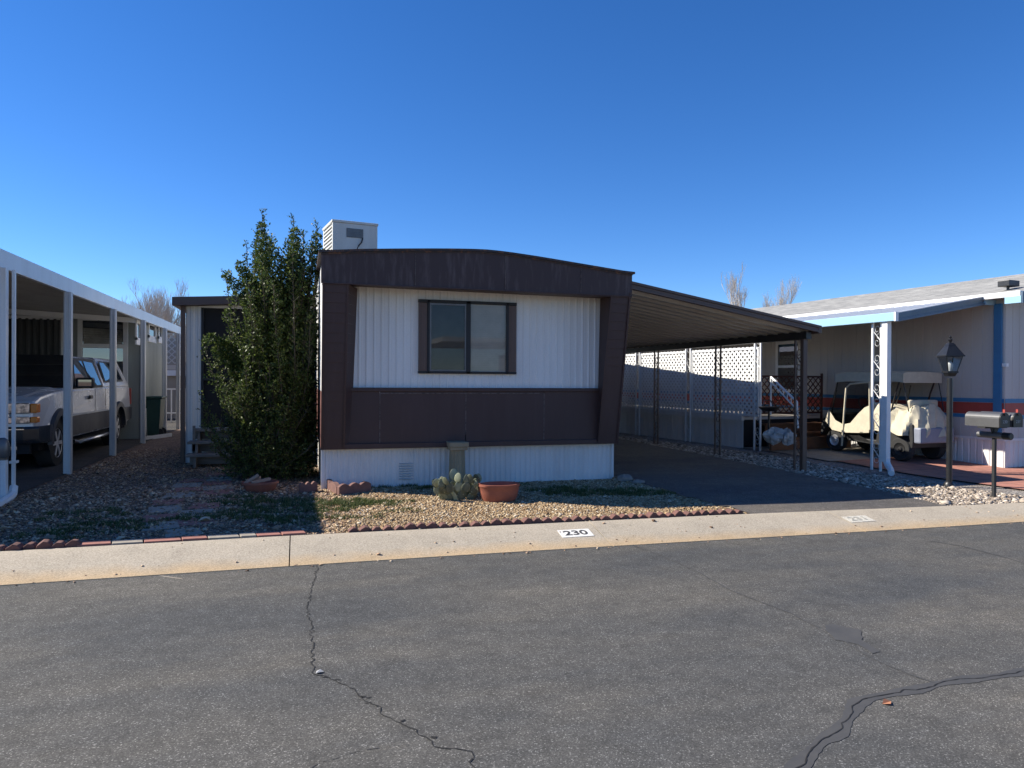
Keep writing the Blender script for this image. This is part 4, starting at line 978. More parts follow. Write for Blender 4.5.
for (a, b, c_, d_) in ((134.5,139.5,320,346),(147,154.5,322,343),(157,161,325,344)):
    ya, yb = atX(a, 330, sxr).y, atX(b, 330, sxr).y; zt = 1.45+(380-c_)*1.0/710*(atX(a,330,sxr)-EYE).dot(F2); zb_ = 1.45+(380-d_)/710*(atX(a,330,sxr)-EYE).dot(F2)
    W = MB(); t_ = .10
    for y1_, y2_, z1_, z2_ in ((ya, yb, zt-t_, zt), (ya, yb, zb_, zb_+t_*1.6), (ya, ya+t_, zb_+t_, zt-t_), (yb-t_, yb, zb_+t_, zt-t_)): W.box(sxr+.012, sxr+.045, y1_, y2_, z1_, z2_)
    w_ = W.build('window', M_whiteclean, SH); m_ = MB(); m_.add([(sxr+.02, ya+.05, zb_+.05), (sxr+.02, yb-.05, zb_+.05), (sxr+.02, yb-.05, zt-.05), (sxr+.02, ya+.05, zt-.05)], [(0,1,2,3)]); m_.build('pane', M_topglass, w_)
# neighbour home body beyond (mostly hidden)
NH = tag(empty('mobile_home', (-11, 12, 0)), 'pale mobile home behind the left carport', 'mobile home')
m_ = MB(); m_.ribbed((-9.3, 8.6, .6), (0,1,0), (0,0,1), (1,0,0), .2, .012, 17, 2.3); m_.box(-13.6, -9.31, 8.6, 25.6, .0, 2.95); m_.build('wall', M_sage, NH)
m_ = MB(); m_.prism([(-13.8, 8.4, 2.95), (-9.1, 8.4, 2.95), (-11.4, 8.4, 3.3)], (0, 17.4, 0)); m_.build('roof', M_whiteclean, NH)

# wheelie bin, broom, board
Bn = G(150, 437.5)
BB = tag(empty('wheelie_bin', Bn), 'dark green wheelie bin beside the sage storage room', 'bin')
m_ = MB(); vs = []
for z_, hx, hy in ((.05,.22,.24),(.95,.28,.33)):
    for sx_, sy_ in ((-1,-1),(1,-1),(1,1),(-1,1)): vs.append((Bn.x-.02+sx_*hx, Bn.y+.2+sy_*hy, Bn.z+z_))
m_.add(vs, [(3,2,1,0),(4,5,6,7),(0,1,5,4),(1,2,6,5),(2,3,7,6),(3,0,4,7)]); m_.build('body', M_bin, BB, bevel=.02)
m_ = MB(); m_.box(Bn.x-.33, Bn.x+.29, Bn.y-.16, Bn.y+.56, .955, 1.01); m_.build('lid', M_bin, BB, bevel=.015)
for s_ in (-.2, .2): m_ = MB(); m_.tube([(Bn.x+.2, Bn.y+.2+s_-.03, .11), (Bn.x+.2, Bn.y+.2+s_+.03, .11)], .11, 14); m_.build('wheel', M_tyre, BB)
m_ = MB(); m_.bar((Bn.x-.05, Bn.y-.2, .0), (atX(147,393,Bn.x-.15)), .022, .022); tag(m_.build('broom', M_blackm), 'thin dark broom handle leaning behind the green bin', 'broom')
a, b_ = G(143, 440.5), G(171, 436.5); m_ = MB(); m_.bar(a+Vector((0,0,.04)), b_+Vector((0,0,.04)), .05, .09); tag(m_.build('kerb_board', M_whiteclean), 'long white board lying on the gravel in front of the green bin', 'board')
# white rail + dark door far in the gap
def gapstuff():
    y = 26.5
    a, b_ = atY(165, 350, y), atY(181, 440, y)
    BH = tag(empty('back_house', (a.x, 27, 0)), 'pale house with a lattice screen seen through the gap behind the left carport', 'house')
    m_ = MB(); m_.box(a.x-6, a.x+3.0, 28, 34, 0, 2.9); m_.build('wall', M_farwall, BH)
    m_ = MB(); m_.box(a.x-.2, b_.x+.5, 27.85, 27.95, 1.55, 1.75); m_.build('trim', M_whiteclean, BH)
    m_ = MB(); m_.box(a.x+.35, a.x+.75, 27.95, 27.99, .1, 1.5); m_.build('door', M_black, BH)
    RL = tag(empty('white_railing', (a.x, 25.5, 0)), 'white stair railing in the gap behind the left carport', 'railing')
    m_ = MB()
    for k in range(5): x_ = a.x-.1+k*.22; m_.box(x_, x_+.035, 25.5, 25.54, 0, 1.1)
    m_.box(a.x-.15, a.x+.95, 25.49, 25.55, 1.08, 1.13); m_.box(a.x-.15, a.x+.95, 25.49, 25.55, .3, .34); m_.build('rail', M_whiteclean, RL)
    m_ = MB(); m_.lattice((a.x-.3, 26, 1.95), (1,0,0), (0,0,1), (0,-1,0), 1.6, 1.0, .14, .03); tag(m_.build('lattice_screen', M_tan), 'tan lattice screen under the far roof behind the left carport', 'lattice')
    m_ = MB(); m_.box(a.x-.3, a.x+1.4, 25.95, 26.05, 2.95, 3.15); m_.box(a.x-.3, a.x+1.4, 25.95, 26.05, 1.75, 1.9); tag(m_.build('porch_beam', M_tan), 'tan beam above the far lattice screen', 'beam')
gapstuff()

def truck():
    R0 = Vector((-4.72, 15.3, 0)); T = tag(empty('pickup_truck', R0), 'silver pickup truck with camper shell parked under the white carport', 'pickup truck')
    xo = -3.78; xi = -5.74; yF = 12.32; xc = (xo+xi)/2
    def Lm(L): return L+.30*min(max((L-1.5)/3, 0), 1)
    def P(L, z, x): return Vector((x, yF+Lm(L), z))
    fw, rw, wr, ar = .98, 4.62, .385, .47
    def arch(c, r, n=12, z0=.42): 
        return [(c-r*math.cos(PI*i/n) if False else c+r*math.cos(PI-PI*i/n), max(z0, .40+r*math.sin(PI*i/n))) for i in range(n+1)]
    out = [(.10,.50)]+arch(fw, ar)+arch(rw, ar)+[(5.72,.50),(5.78,.62),(5.78,1.24),(5.70,1.28)]
    top = [(3.6,1.28),(2.2,1.265),(1.45,1.25),(.75,1.215),(.30,1.16),(.10,1.09),(.03,1.0),(.03,.62)]
    poly = out+top
    # side skins and middle, narrowed hood
    m_ = MB(); n = len(poly)
    def ring(x, f): return [P(L, z, x+f) for L, z in poly]
    m_.prism([P(L, z, xo) for L, z in poly], (xi-xo, 0, 0)); 
    for i_, v in enumerate(m_.v):
        L_, z_ = v[1]-yF, v[2]; k_ = (.08 if L_ < .15 else (.03 if L_ < .5 and z_ > 1 else 0))+(.035 if z_ > 1.1 else 0); m_.v[i_] = (v[0]-(k_ if v[0] > xc else -k_), v[1], z_)
    body = m_.build('body', M_truck, T, bevel=.04)
    m_ = MB()
    # cab greenhouse
    def house(mb, L0b, L0t, L1t, L1b, zb, zt, wb, wt):
        vs = [P(L, z, xc+s_*w_) for s_ in (-1, 1) for L, z, w_ in ((L0b,zb,wb),(L0t,zt-.04,wt),(L0t+.12,zt,wt-.1),(L1t-.12,zt,wt-.1),(L1t,zt-.04,wt),(L1b,zb,wb))]
        k = 6; mb.add(vs, [tuple(range(k)), tuple(reversed(range(k, 2*k)))]+[(i, (i+1)%k, k+(i+1)%k, k+i) for i in range(k)])
    house(m_, 1.42, 2.10, 3.50, 3.62, 1.245, 1.86, .95, .76); m_.build('cab', M_truck, T, bevel=.02)
    m_ = MB(); house(m_, 3.60, 3.66, 5.30, 5.70, 1.27, 1.87, .955, .78); m_.build('camper_shell', M_truck, T, bevel=.02)
    def sidept(L, z, off=.012):
        f = (z-1.245)/(1.86-1.245); return P(L, z, xc+.95+(.76-.95)*f+off)
    def wpoly(name, pts, mat, parent=T):
        m_ = MB(); m_.poly([sidept(*p) for p in pts]); return m_.build(name, mat, parent)
    wpoly('window_frame', [(1.62,1.26),(2.16,1.82),(3.46,1.82),(3.54,1.27)], M_blackm)
    for pts in ([(1.86,1.30),(2.24,1.77),(2.68,1.77),(2.72,1.30)], [(2.80,1.30),(2.78,1.77),(3.30,1.75),(3.42,1.32)]):
        m_ = MB(); m_.poly([sidept(p[0], p[1], .022) for p in pts]); m_.build('side_window', M_topglass, T)
    m_ = MB(); m_.poly([sidept(p[0], p[1], .018) for p in [(3.72,1.36),(3.74,1.80),(4.98,1.80),(5.26,1.38)]]); m_.build('window_trim', M_blackm, T)
    m_ = MB(); m_.poly([sidept(p[0], p[1], .026) for p in [(3.78,1.40),(3.80,1.77),(4.94,1.77),(5.16,1.42)]]); m_.build('shell_window', M_topglass, T)
    m_ = MB(); m_.add([P(1.46,1.27,xc-.90), P(1.46,1.27,xc+.90), P(2.08,1.845,xc+.74), P(2.08,1.845,xc-.74)], [(0,1,2,3)])
    for v_i in range(len(m_.v)): v = m_.v[v_i]; m_.v[v_i] = (v[0], v[1]-.018, v[2]+.012)
    m_.build('windshield', M_tint, T)
    # hood dome
    m_ = MB(); m_.add([P(.14,1.118,xc-.80),P(.14,1.118,xc+.80),P(1.38,1.262,xc+.88),P(1.38,1.262,xc-.88),P(.25,1.17,xc-.66),P(.25,1.17,xc+.66),P(1.30,1.30,xc+.74),P(1.30,1.30,xc-.74)], [(0,1,5,4),(1,2,6,5),(2,3,7,6),(3,0,4,7),(4,5,6,7)]); m_.build('hood', M_truck, T, bevel=.03)
    # cladding, flares
    m_ = MB()
    for a, b_ in ((fw+ar+.02, rw-ar-.02),): m_.box(xo-.005, xo+.022, yF+Lm(a), yF+Lm(b_), .46, .80)
    m_.box(xo-.005, xo+.02, yF+Lm(rw+ar+.02), yF+Lm(5.74), .52, .80)
    m_.build('cladding', M_trucklow, T, bevel=.008)
    m_ = MB(); m_.box(xo+.018, xo+.030, yF+1.5, yF+4.1, .795, .82); m_.build('trim_line', M_alum_dirty, T)
    for c_ in (fw, rw):
        m_ = MB(); k = 14; vs = []
        for i in range(k+1):
            a = PI*i/k-.0; 
            for rr, xx in ((ar-.03, xo-.05), (ar-.03, xo+.045), (ar+.07, xo+.04), (ar+.09, xo-.01)): vs.append(P(c_-rr*math.cos(a), .40+rr*math.sin(a)-.0, xx))
        m_.add(vs, [(4*i+q, 4*i+4+q, 4*i+4+(q+1)%4, 4*i+(q+1)%4) for i in range(k) for q in range(4)]+[(0,1,2,3)]); m_.build('fender_flare', M_trucklow, T, smooth=True)
        m_ = MB(); m_.tube([P(c_, .62, xo-.30), P(c_, .62, xo-.04)], .50, 20); m_.build('wheel_well', M_dark, T)
    for c_ in (fw, rw):
        for side in (1, -1):
            x1 = xo-.03 if side > 0 else xi+.03
            ax = Matrix.Rotation(PI/2, 3, 'Y') if side > 0 else Matrix.Rotation(-PI/2, 3, 'Y')
            m_ = MB(); m_.lathe([(.24,-.24),(.36,-.24),(wr,-.20),(wr,-.05),(.365,-.01),(.25,0),(.24,-.03)], P(c_, wr, x1), 30, axis=ax); wh = m_.build('wheel', M_tyre, T, smooth=True)
            m_ = MB(); m_.lathe([(.245,-.05),(.235,-.005),(.215,-.03),(.10,-.05),(.07,-.01),(.0,-.005)], P(c_, wr, x1), 30, axis=ax); m_.build('rim', M_rim, wh, smooth=True)
            m_ = MB()
            for q in range(6):
                a = 2*PI*q/6; u = Vector((0, math.cos(a), math.sin(a))); m_.bar(P(c_, wr, x1-(.012*side))+u*.06, P(c_, wr, x1-(.012*side))+u*.22, .06, .02, up=(1,0,0))
            m_.build('spokes', M_rim, wh)
    # front: grille, headlights, bumper
    m_ = MB(); m_.box(xc-.52, xc+.52, yF-.02, yF+.05, .74, 1.04); m_.build('grille', M_black, T)
    m_ = MB(); m_.box(xc-.55, xc+.60, yF-.045, yF-.0, .86, .91); m_.box(xc-.55, xc+.55, yF-.035, yF, 1.03, 1.06); m_.box(xc-.55, xc+.55, yF-.035, yF, .72, .745)
    m_.build('grille_bar', M_chrome, T, bevel=.006)
    for s_ in (1, -1):
        a, b_ = (xc+.53, xc+.86) if s_ > 0 else (xc-.86, xc-.53)
        m_ = MB(); m_.box(a, b_, yF-.025, yF+.06, .91, 1.07); m_.box(a, b_, yF-.02, yF+.06, .76, .865); hl = m_.build('headlight', M_lens, T, bevel=.012)
        a, b_ = (xc+.862, xc+1.008) if s_ > 0 else (xc-1.008, xc-.862)
        m_ = MB(); m_.box(a, b_-.05*s_ if s_ > 0 else b_, yF-.012, yF+.14, .92, 1.06); m_.box(a, b_-.05*s_ if s_ > 0 else b_, yF-.008, yF+.12, .77, .86); m_.build('turn_signal', M_amber, hl, bevel=.015)
    m_ = MB(); vs = []
    for x_, dy in ((xc-1.02,.38),(xc-.97,.05),(xc-.8,-.08),(xc+.8,-.08),(xc+.97,.05),(xc+1.02,.38)): vs += [(x_, yF+dy, .46), (x_, yF+dy-.02, .52), (x_, yF+dy-.03, .68), (x_, yF+dy, .715), (x_, yF+dy+.1, .715), (x_, yF+dy+.1, .46)]
    m_.add(vs, [(6*i+k, 6*i+6+k, 6*i+6+(k+1)%6, 6*i+(k+1)%6) for i in range(5) for k in range(6)]+[tuple(range(6)), tuple(range(30,36))])
    bpr = m_.build('bumper', surf('bumper_paint', (.10,.105,.115), (.08,.085,.095), .18, 4, metal=.8), T)
    m_ = MB(); m_.box(xc-.82, xc+.82, yF-.118, yF-.10, .672, .686); m_.build('chrome_strip', M_chrome, bpr)
    m_ = MB(); m_.box(xc-.85, xc+.85, yF+.02, yF+.1, .30, .47); m_.build('air_dam', M_dark, T)
    m_ = MB(); m_.box(xc+.36, xc+.44, yF-.03, yF+.02, .37, .42); m_.box(xc+.62, xc+.70, yF-.03, yF+.02, .37, .42); m_.build('tow_hook', M_chrome, T)
    m_ = MB(); m_.tube([P(1.6,.36,xo+.02), P(1.75,.33,xo+.06), P(3.8,.33,xo+.06), P(3.95,.36,xo+.02)], .035, 8); m_.build('step_bar', M_chrome, T, smooth=True)
    m_ = MB(); m_.box(xo-.02, xo+.26, yF+1.86, yF+2.00, 1.27, 1.46); mi = m_.build('mirror', M_black, T, bevel=.03)
    m_ = MB(); m_.box(xo+.03, xo+.235, yF+1.852, yF+1.858, 1.31, 1.42); m_.build('mirror_face', M_topglass, mi)
    m_ = MB(); m_.box(xo-.005, xo+.03, yF+2.62, yF+2.80, 1.06, 1.13); m_.build('door_handle', M_black, T, bevel=.01)
    m_ = MB()
    for L in (1.50, 2.92, 3.60): m_.box(xo-.004, xo+.002, yF+Lm(L), yF+Lm(L)+.008, .55, 1.25)
    m_.build('door_gap', M_dark, T)
    m_ = MB(); m_.box(xi+.1, xo-.1, yF+.3, yF+5.9, .32, .50); m_.build('chassis', M_dark, T)
    m_ = MB(); m_.box(xo-.10, xo+.0, yF+Lm(5.74), yF+Lm(5.80), .85, 1.22); m_.build('tail_light', M_red, T)
truck()

# ------------------------------------------------------------------ right neighbour (frame: local x = away from the street side wall, y = along the home)
TH = math.radians(6.5); RM = Matrix.Translation((12.4, 9.96, 0)) @ Matrix.Rotation(TH, 4, 'Z')
nV = Vector((math.cos(TH), math.sin(TH), 0)); dV = Vector((-math.sin(TH), math.cos(TH), 0))
def loc2w(x, y, z=0): return RM @ Vector((x, y, z))
def atN(px, py, n0):
    """point on the vertical plane at offset n0 of the neighbour's frame"""
    d = ray(px, py); o = loc2w(n0, 0); k = (o-EYE).dot(nV)/d.dot(nV); return EYE+d*k
RH = tag(empty('mobile_home', loc2w(3, 0, -.12)), 'beige mobile home with red and blue stripes and a grey shingle roof on the right', 'mobile home')
y0, y1 = -.04, 16.5
m_ = MB(RM); m_.ribbed((0, y0, .42), (0,1,0), (0,0,1), (-1,0,0), .203, .008, y1-y0, 2.60, prof=[(0,0),(.04,1),(.96,1)]); m_.box(.012, 7.2, y0, y1, .42, 3.0)
m_.add([(0.02, y0, 3.0), (7.2, y0, 3.0), (3.6, y0, 3.86)], [(0,1,2)]); m_.ribbed((.0, y0-.002, .42), (1,0,0), (0,0,1), (0,-1,0), .203, .008, 7.2, 2.58, prof=[(0,0),(.04,1),(.96,1)]); m_.build('wall', M_tan, RH)
for z0, z1, mt, nm in ((1.09, 1.165, M_blue, 'blue_stripe'), (.865, 1.085, M_red, 'red_stripe'), (.79, .86, M_blue, 'blue_stripe')):
    m_ = MB(RM); m_.box(-.014, -.009, y0, y1, z0, z1); m_.box(0.0, 7.2, y0-.017, y0-.012, z0, z1); m_.build(nm, mt, RH)
m_ = MB(RM); m_.ribbed((.03, y0, -.35), (0,1,0), (0,0,1), (-1,0,0), .13, .012, y1-y0, .77, prof=[(0,0),(.1,0),(.2,1),(.85,1)]); m_.ribbed((.03, y0+.02, -.35), (1,0,0), (0,0,1), (0,-1,0), .13, .012, 7.1, .77, prof=[(0,0),(.1,0),(.2,1),(.85,1)]); m_.build('skirting', M_white2, RH)
m_ = MB(RM); m_.box(-.02, .03, y0, y1, .38, .43); m_.box(-.02, 7.2, y0-.02, y0-.001, .38, .43); m_.build('skirt_trim', M_white2, RH)
ys = atN(999, 350, 0); yl = (RM.inverted() @ ys).y
m_ = MB(RM); m_.box(-.05, -.008, yl-.07, yl+.07, .43, 2.92); m_.build('batten', M_blue, RH)
m_ = MB(RM)
rise = (3.95-3.06)/3.88; yr1 = 17
m_.add([(-.28, y0-.48, 3.06), (3.6, y0-.48, 3.95), (3.6, yr1, 3.95), (-.28, yr1, 3.06), (7.5, y0-.48, 3.06), (7.5, yr1, 3.06)], [(0,1,2,3),(1,4,5,2)])
m_.add([(-.28, y0-.48, 3.0), (3.6, y0-.48, 3.89), (3.6, yr1, 3.89), (-.28, yr1, 3.0), (7.5, y0-.48, 3.0), (7.5, yr1, 3.0)], [(0,3,2,1),(1,2,5,4)])
rr = m_.build('roof', M_shingle, RH)
m_ = MB(RM); m_.box(-.36, -.28, y0-.48, yr1, 2.985, 3.085); m_.build('gutter', M_whiteclean, RH, bevel=.01)
m_ = MB(RM); m_.box(-.37, -.29, y0-.50, y0-.22, 2.87, 2.99); m_.build('eave_fascia', M_lblue, RH)
m_ = MB(RM); m_.prism([(-.36, y0-.52, 2.86), (3.6, y0-.52, 3.75), (3.6, y0-.52, 3.96), (-.36, y0-.52, 3.06)], (0, .03, 0)); m_.build('gable_fascia', M_lblue_shade, RH)
fl = RM.inverted() @ atN(1008, 287, .35)
m_ = MB(RM); fz = 3.06+rise*(.35+.28)
m_.box(.33,.37,fl.y-.02,fl.y+.02,fz-.02,fz+.1); m_.box(.2,.5,fl.y-.12,fl.y+.1,fz+.06,fz+.17,None); m_.build('roof_floodlight', M_black, rr, bevel=.01)  # unlit black floodlight standing on the roof slope
# window on the wall behind the porch
wpA, wpB = RM.inverted() @ atN(776, 342, -.02), RM.inverted() @ atN(800, 392, -.02)
W = MB(RM); ya, yb = min(wpA.y, wpB.y), max(wpA.y, wpB.y); za, zb = wpB.z, wpA.z
for a in ((ya, yb, zb-.07, zb), (ya, yb, za, za+.07), (ya, ya+.07, za, zb), (yb-.07, yb, za, zb), (ya, yb, (za+zb)/2-.03, (za+zb)/2+.03)): W.box(-.035, -.008, a[0], a[1], a[2], a[3])
w_ = W.build('window', M_whiteclean, RH); m_ = MB(RM); m_.add([(-.012, ya+.05, za), (-.012, yb-.05, za), (-.012, yb-.05, zb), (-.012, ya+.05, zb)], [(0,1,2,3)]); m_.build('pane', M_topglass, w_)
pj = RM.inverted() @ atN(1003.5, 365, -.06); m_ = MB(RM); m_.box(-.07,-.01,pj.y-.06,pj.y+.02,pj.z-.03,pj.z+.03); m_.build('tap', M_whiteclean, RH)

# awning
AW = tag(empty('awning', loc2w(-2.5, 0, -.11)), 'white and pale blue patio awning along the beige home over the golf cart', 'awning')
aw_out, za_o, za_w = -2.55, 2.56, 3.0; aL = 15.0
sv = Vector((-.02-aw_out, 0, za_w-za_o)); Lw = sv.length; sv.normalize(); sn = Vector((-sv.z, 0, sv.x))
m_ = MB(RM); m_.ribbed((aw_out, .22, za_o+.06), (0,1,0), sv, sn, .3, .03, aL, Lw, prof=[(0,0),(.8,0),(.84,1),(.96,1)]); m_.ribbed((aw_out, .22, za_o+.035), (0,1,0), sv, sn, .3, .02, aL, Lw, prof=[(0,0),(.8,0),(.84,1),(.96,1)]); m_.build('roof_panel', M_whiteclean, AW)
m_ = MB(RM); m_.box(aw_out-.07, aw_out, .17, aL, za_o-.045, za_o+.105); m_.build('fascia', M_lblue, AW, bevel=.006)
m_ = MB(RM); m_.box(aw_out-.072, aw_out+.0, .135, .169, za_o-.05, za_o+.11); m_.build('fascia_corner', M_whiteclean, AW)
m_ = MB(RM)
for o1, o2, yo in ((-.055, -.02, -.03), (-.018, .045, -.012), (.047, .095, -.034)):
    q0 = Vector((aw_out+.005, yo+.17, za_o)); q1 = q0+sv*(Lw-.02)
    m_.add([q0+sn*o1, q1+sn*o1, q1+sn*o2, q0+sn*o2]+[p+Vector((0,.06,0)) for p in (q0+sn*o1, q1+sn*o1, q1+sn*o2, q0+sn*o2)], [(0,1,2,3),(4,7,6,5),(0,4,5,1),(3,2,6,7),(1,5,6,2),(0,3,7,4)])
m_.build('front_rail', M_lblue_shade, AW)
m_ = MB(RM); m_.box(-.3, -.005, .12, .19, 2.90, 3.0); m_.build('end_cap', M_lblue, AW)
m_ = MB(RM); q0 = Vector((aw_out, .134, za_o+.10)); m_.bar(q0+Vector((0,.02,0)), q0+sv*Lw+Vector((0,.02,0)), .05, .014, up=(0,0,1)); m_.build('roof_edge', M_whiteclean, AW)
def orn_post(mb, x, y, zg, zt, dw=.18, thick=.035):
    mb.box(x-.016, x+.016, y-dw/2-thick/2, y-dw/2+thick/2, zg, zt); mb.box(x-.016, x+.016, y+dw/2-thick/2, y+dw/2+thick/2, zg, zt)
    scrolls(mb, (x, y-dw/2, 0), (x, y+dw/2, 0), None, zg+.1, zt, .0045)
def lg(x, y): p = loc2w(x, y); return g(p.x, p.y)
post_y = [.60]
for px in (757.5, 688, 637.5): post_y.append((RM.inverted() @ atN(px, 400, -2.50)).y)
post_y += [post_y[-1]+2.2, post_y[-1]+4.4]
for y_ in post_y:
    m_ = MB(RM); orn_post(m_, -2.50, y_, lg(-2.50, y_)-.03, za_o-.03); m_.build('post', M_whiteclean, AW)
m_ = MB(RM); gz = lg(-2.5, .1)
m_.box(-2.58, -2.48, .33, .44, gz+.20, za_o-.04); m_.tube([(-2.53,.38,gz+.24),(-2.54,.33,gz+.15),(-2.62,.21,gz+.09),(-2.80,.05,gz+.05)], [.052,.056,.054,.05], 8); m_.build('downspout', M_whiteclean, AW)

# porch with lattice
PO = tag(empty('porch', loc2w(-1.5, 5, .1)), 'white lattice sided porch deck with skirting under the awning', 'porch')
pd0 = (RM.inverted() @ atN(742, 430, -2.46)).y; pd1 = 15.5; gz = -.03; dz = .66
m_ = MB(RM); m_.box(-2.44, -.05, pd0, pd1, dz-.06, dz); m_.build('deck', M_tan, PO)
m_ = MB(RM); m_.ribbed((-2.42, pd0, gz-.1), (0,1,0), (0,0,1), (-1,0,0), .22, .012, pd1-pd0, dz-gz+.02, prof=[(0,0),(.08,1),(.95,1)]); m_.build('skirting', M_white2, PO)
m_ = MB(RM); m_.box(-2.49, -2.42, pd0-.02, pd1, dz-.08, dz+.03); m_.build('edge_board', M_white2, PO)
m_ = MB(RM); m_.box(-2.42, -.05, pd0-.01, pd0+.01, gz-.1, dz-.06); m_.build('end_wall', M_dark, PO)
ly = [post_y[1]-.12]+[p for p in post_y[2:]]+[pd1]
zt_l = 2.21
for a, b_ in zip(ly[:-1], ly[1:]):
    a2, b2 = a+.13, b_-.13
    m_ = MB(RM); m_.lattice((-2.47, a2, dz+.04), (0,1,0), (0,0,1), (-1,0,0), b2-a2, zt_l-dz-.04, .098, .047, .007)
    for z0, z1 in ((dz+.03, dz+.075), (zt_l-.05, zt_l)): m_.box(-2.49, -2.45, a2, b2, z0, z1)
    m_.box(-2.49, -2.45, a2-.02, a2+.02, dz+.03, zt_l); m_.box(-2.49, -2.45, b2-.02, b2+.02, dz+.03, zt_l)
    m_.build('lattice_panel', M_whiteclean, PO)
# brown end railing
m_ = MB(RM); m_.lattice((-2.42, pd0-.03, dz+.1), (1,0,0), (0,0,1), (0,-1,0), 2.3, .82, .115, .022, .012); m_.box(-2.42, -.1, pd0-.05, pd0-.01, dz+.9, dz+.94); m_.box(-2.42, -.1, pd0-.05, pd0-.01, dz+.06, dz+.10)
m_.box(-.14,-.10,pd0-.05,pd0-.01,dz-.6,dz+1.0); m_.build('end_railing', M_brail, PO)
# wooden stair in front of the deck end
S2 = tag(empty('wooden_steps', loc2w(-1.2, pd0-.5, .08)), 'brown wooden steps rising to the lattice porch', 'steps')
for i, (z_, y_) in enumerate(((.52, -.2), (.33, -.48))):
    m_ = MB(RM); m_.box(-2.1, -.3, pd0+y_-.15, pd0+y_+.13, z_-.04, z_); m_.build('tread', M_woodbr, S2, bevel=.004)
    m_ = MB(RM); m_.box(-2.08, -.32, pd0+y_-.11, pd0+y_-.09, z_-.22, z_-.045); m_.build('riser', M_woodbr, S2)
m_ = MB(RM); m_.box(-2.5, -.2, pd0-.95, pd0-.88, .0, .26); m_.build('front_board', M_woodbr, S2)
# white handrail
hr = tag(empty('handrail', loc2w(-2.0, pd0-.5, .1)), 'white metal handrail slanting down beside the porch steps', 'handrail')
m_ = MB(); 
h0 = EYE+ray(771, 377)*15.0; h1 = EYE+ray(797, 402)*14.1; h2 = EYE+ray(798, 428)*14.1
m_.tube([h0, h1, h2], .022, 6); m_.tube([h0+Vector((.02,0,-.12)), h1+Vector((-.02,0,-.14))], .016, 6)
for i in range(7): q = h0.lerp(h1, (i+.5)/7); m_.bar(q, q-Vector((0,0,.13)), .012, .012)
m_.tube([h0, h0-Vector((0,0,.8))], .018, 6); m_.build('rail', M_whiteclean, hr)
# grill and bag
gq = EYE+ray(769, 408)*14.6
GR = tag(empty('charcoal_grill', (gq.x, gq.y, .08)), 'small black pedestal grill by the porch corner', 'grill')
m_ = MB(); m_.lathe([(.02,-.07),(.13,-.06),(.2,.0),(.21,.02),(.19,.03)], gq, 18); m_.build('bowl', M_black, GR, smooth=True)
m_ = MB(); m_.tube([gq-Vector((0,0,.05)), Vector((gq.x, gq.y, .08))], .022, 8); m_.build('stem', M_black, GR)
m_ = MB(); m_.tube([gq+Vector((-.14,0,.05)), gq+Vector((-.10,.02,.16)), gq+Vector((.05,.02,.15)), gq+Vector((.12,0,.04))], .012, 6); m_.build('handle', M_steel, GR)
def lump(c, rx, ry, rz, seed):
    m_ = MB(); rr_ = random.Random(seed); n_, k_ = 18, 9; vs = []; fs = []
    for i in range(k_+1):
        for j in range(n_):
            ph = PI*i/k_; a = 2*PI*j/n_; q = 1+.24*math.sin(3*a+seed+2*ph)+.13*math.sin(7*a+3*ph)+rr_.uniform(-.16,.16); vs.append(c+Vector((rx*q*math.sin(ph)*math.cos(a), ry*q*math.sin(ph)*math.sin(a), rz*q*math.cos(ph))))
    for i in range(k_):
        for j in range(n_): fs.append((i*n_+j, i*n_+(j+1)%n_, (i+1)*n_+(j+1)%n_, (i+1)*n_+j))
    return m_.add(vs, fs)
bq = loc2w(-2.3, pd0-1.15, .0)
b1 = EYE+ray(774, 436)*14.3; tag(lump(b1, .2, .16, .14, 3).build('rubbish_bag', M_plastic), 'crumpled white plastic bag on the ground left of the porch steps', 'bag', )
b2 = EYE+ray(787, 436.5)*14.3; tag(lump(b2, .15, .13, .13, 5).build('rubbish_bag', M_plastic), 'smaller grey white bag touching the bigger plastic bag', 'bag')

# concrete pad and red paved patio under the awning
def npatch(name, x0, x1, y0, y1, dzv, mat, n=16):
    V = []; 
    for j in range(n+1):
        for i in range(n+1):
            p = loc2w(x0+(x1-x0)*i/n, y0+(y1-y0)*j/n); V.append((p.x, p.y, g(p.x, p.y)+dzv))
    Fq = [(j*(n+1)+i, j*(n+1)+i+1, (j+1)*(n+1)+i+1, (j+1)*(n+1)+i) for j in range(n) for i in range(n)]
    return tag(npmesh(name, np.array(V), np.array(Fq), mat), kind='structure')
npatch('concrete_pad', -2.5, .03, 1.6, pd0, .02, M_pgrey)
def mat_patio():
    m, t, b = nt('red_patio'); ge = N(t, 'ShaderNodeNewGeometry'); mp = N(t, 'ShaderNodeMapping'); mp.inputs['Rotation'].default_value = (0,0,-TH); t.links.new(ge.outputs['Position'], mp.inputs[0])
    br = N(t, 'ShaderNodeTexBrick'); br.inputs['Scale'].default_value = 1; br.inputs['Brick Width'].default_value = .40; br.inputs['Row Height'].default_value = .40; br.inputs['Mortar Size'].default_value = .008; br.offset = 0
    br.inputs['Color1'].default_value = (.40,.175,.125,1); br.inputs['Color2'].default_value = (.34,.15,.11,1); br.inputs['Mortar'].default_value = (.13,.07,.055,1); t.links.new(mp.outputs[0], br.inputs['Vector'])
    c = mixc(t, 1.0, br.outputs['Color'], ramp(t, noise(t, coord(t), 6, 6, .7), [(.3,(.8,.8,.8)),(.7,(1.2,1.2,1.2))]), 'MULTIPLY'); t.links.new(c, b.inputs['Base Color']); b.inputs['Roughness'].default_value = .9
    bump(t, b, br.outputs['Fac'], -.6, .006); return m
npatch('patio', -2.35, 4.5, -2.6, 1.6, .024, mat_patio())

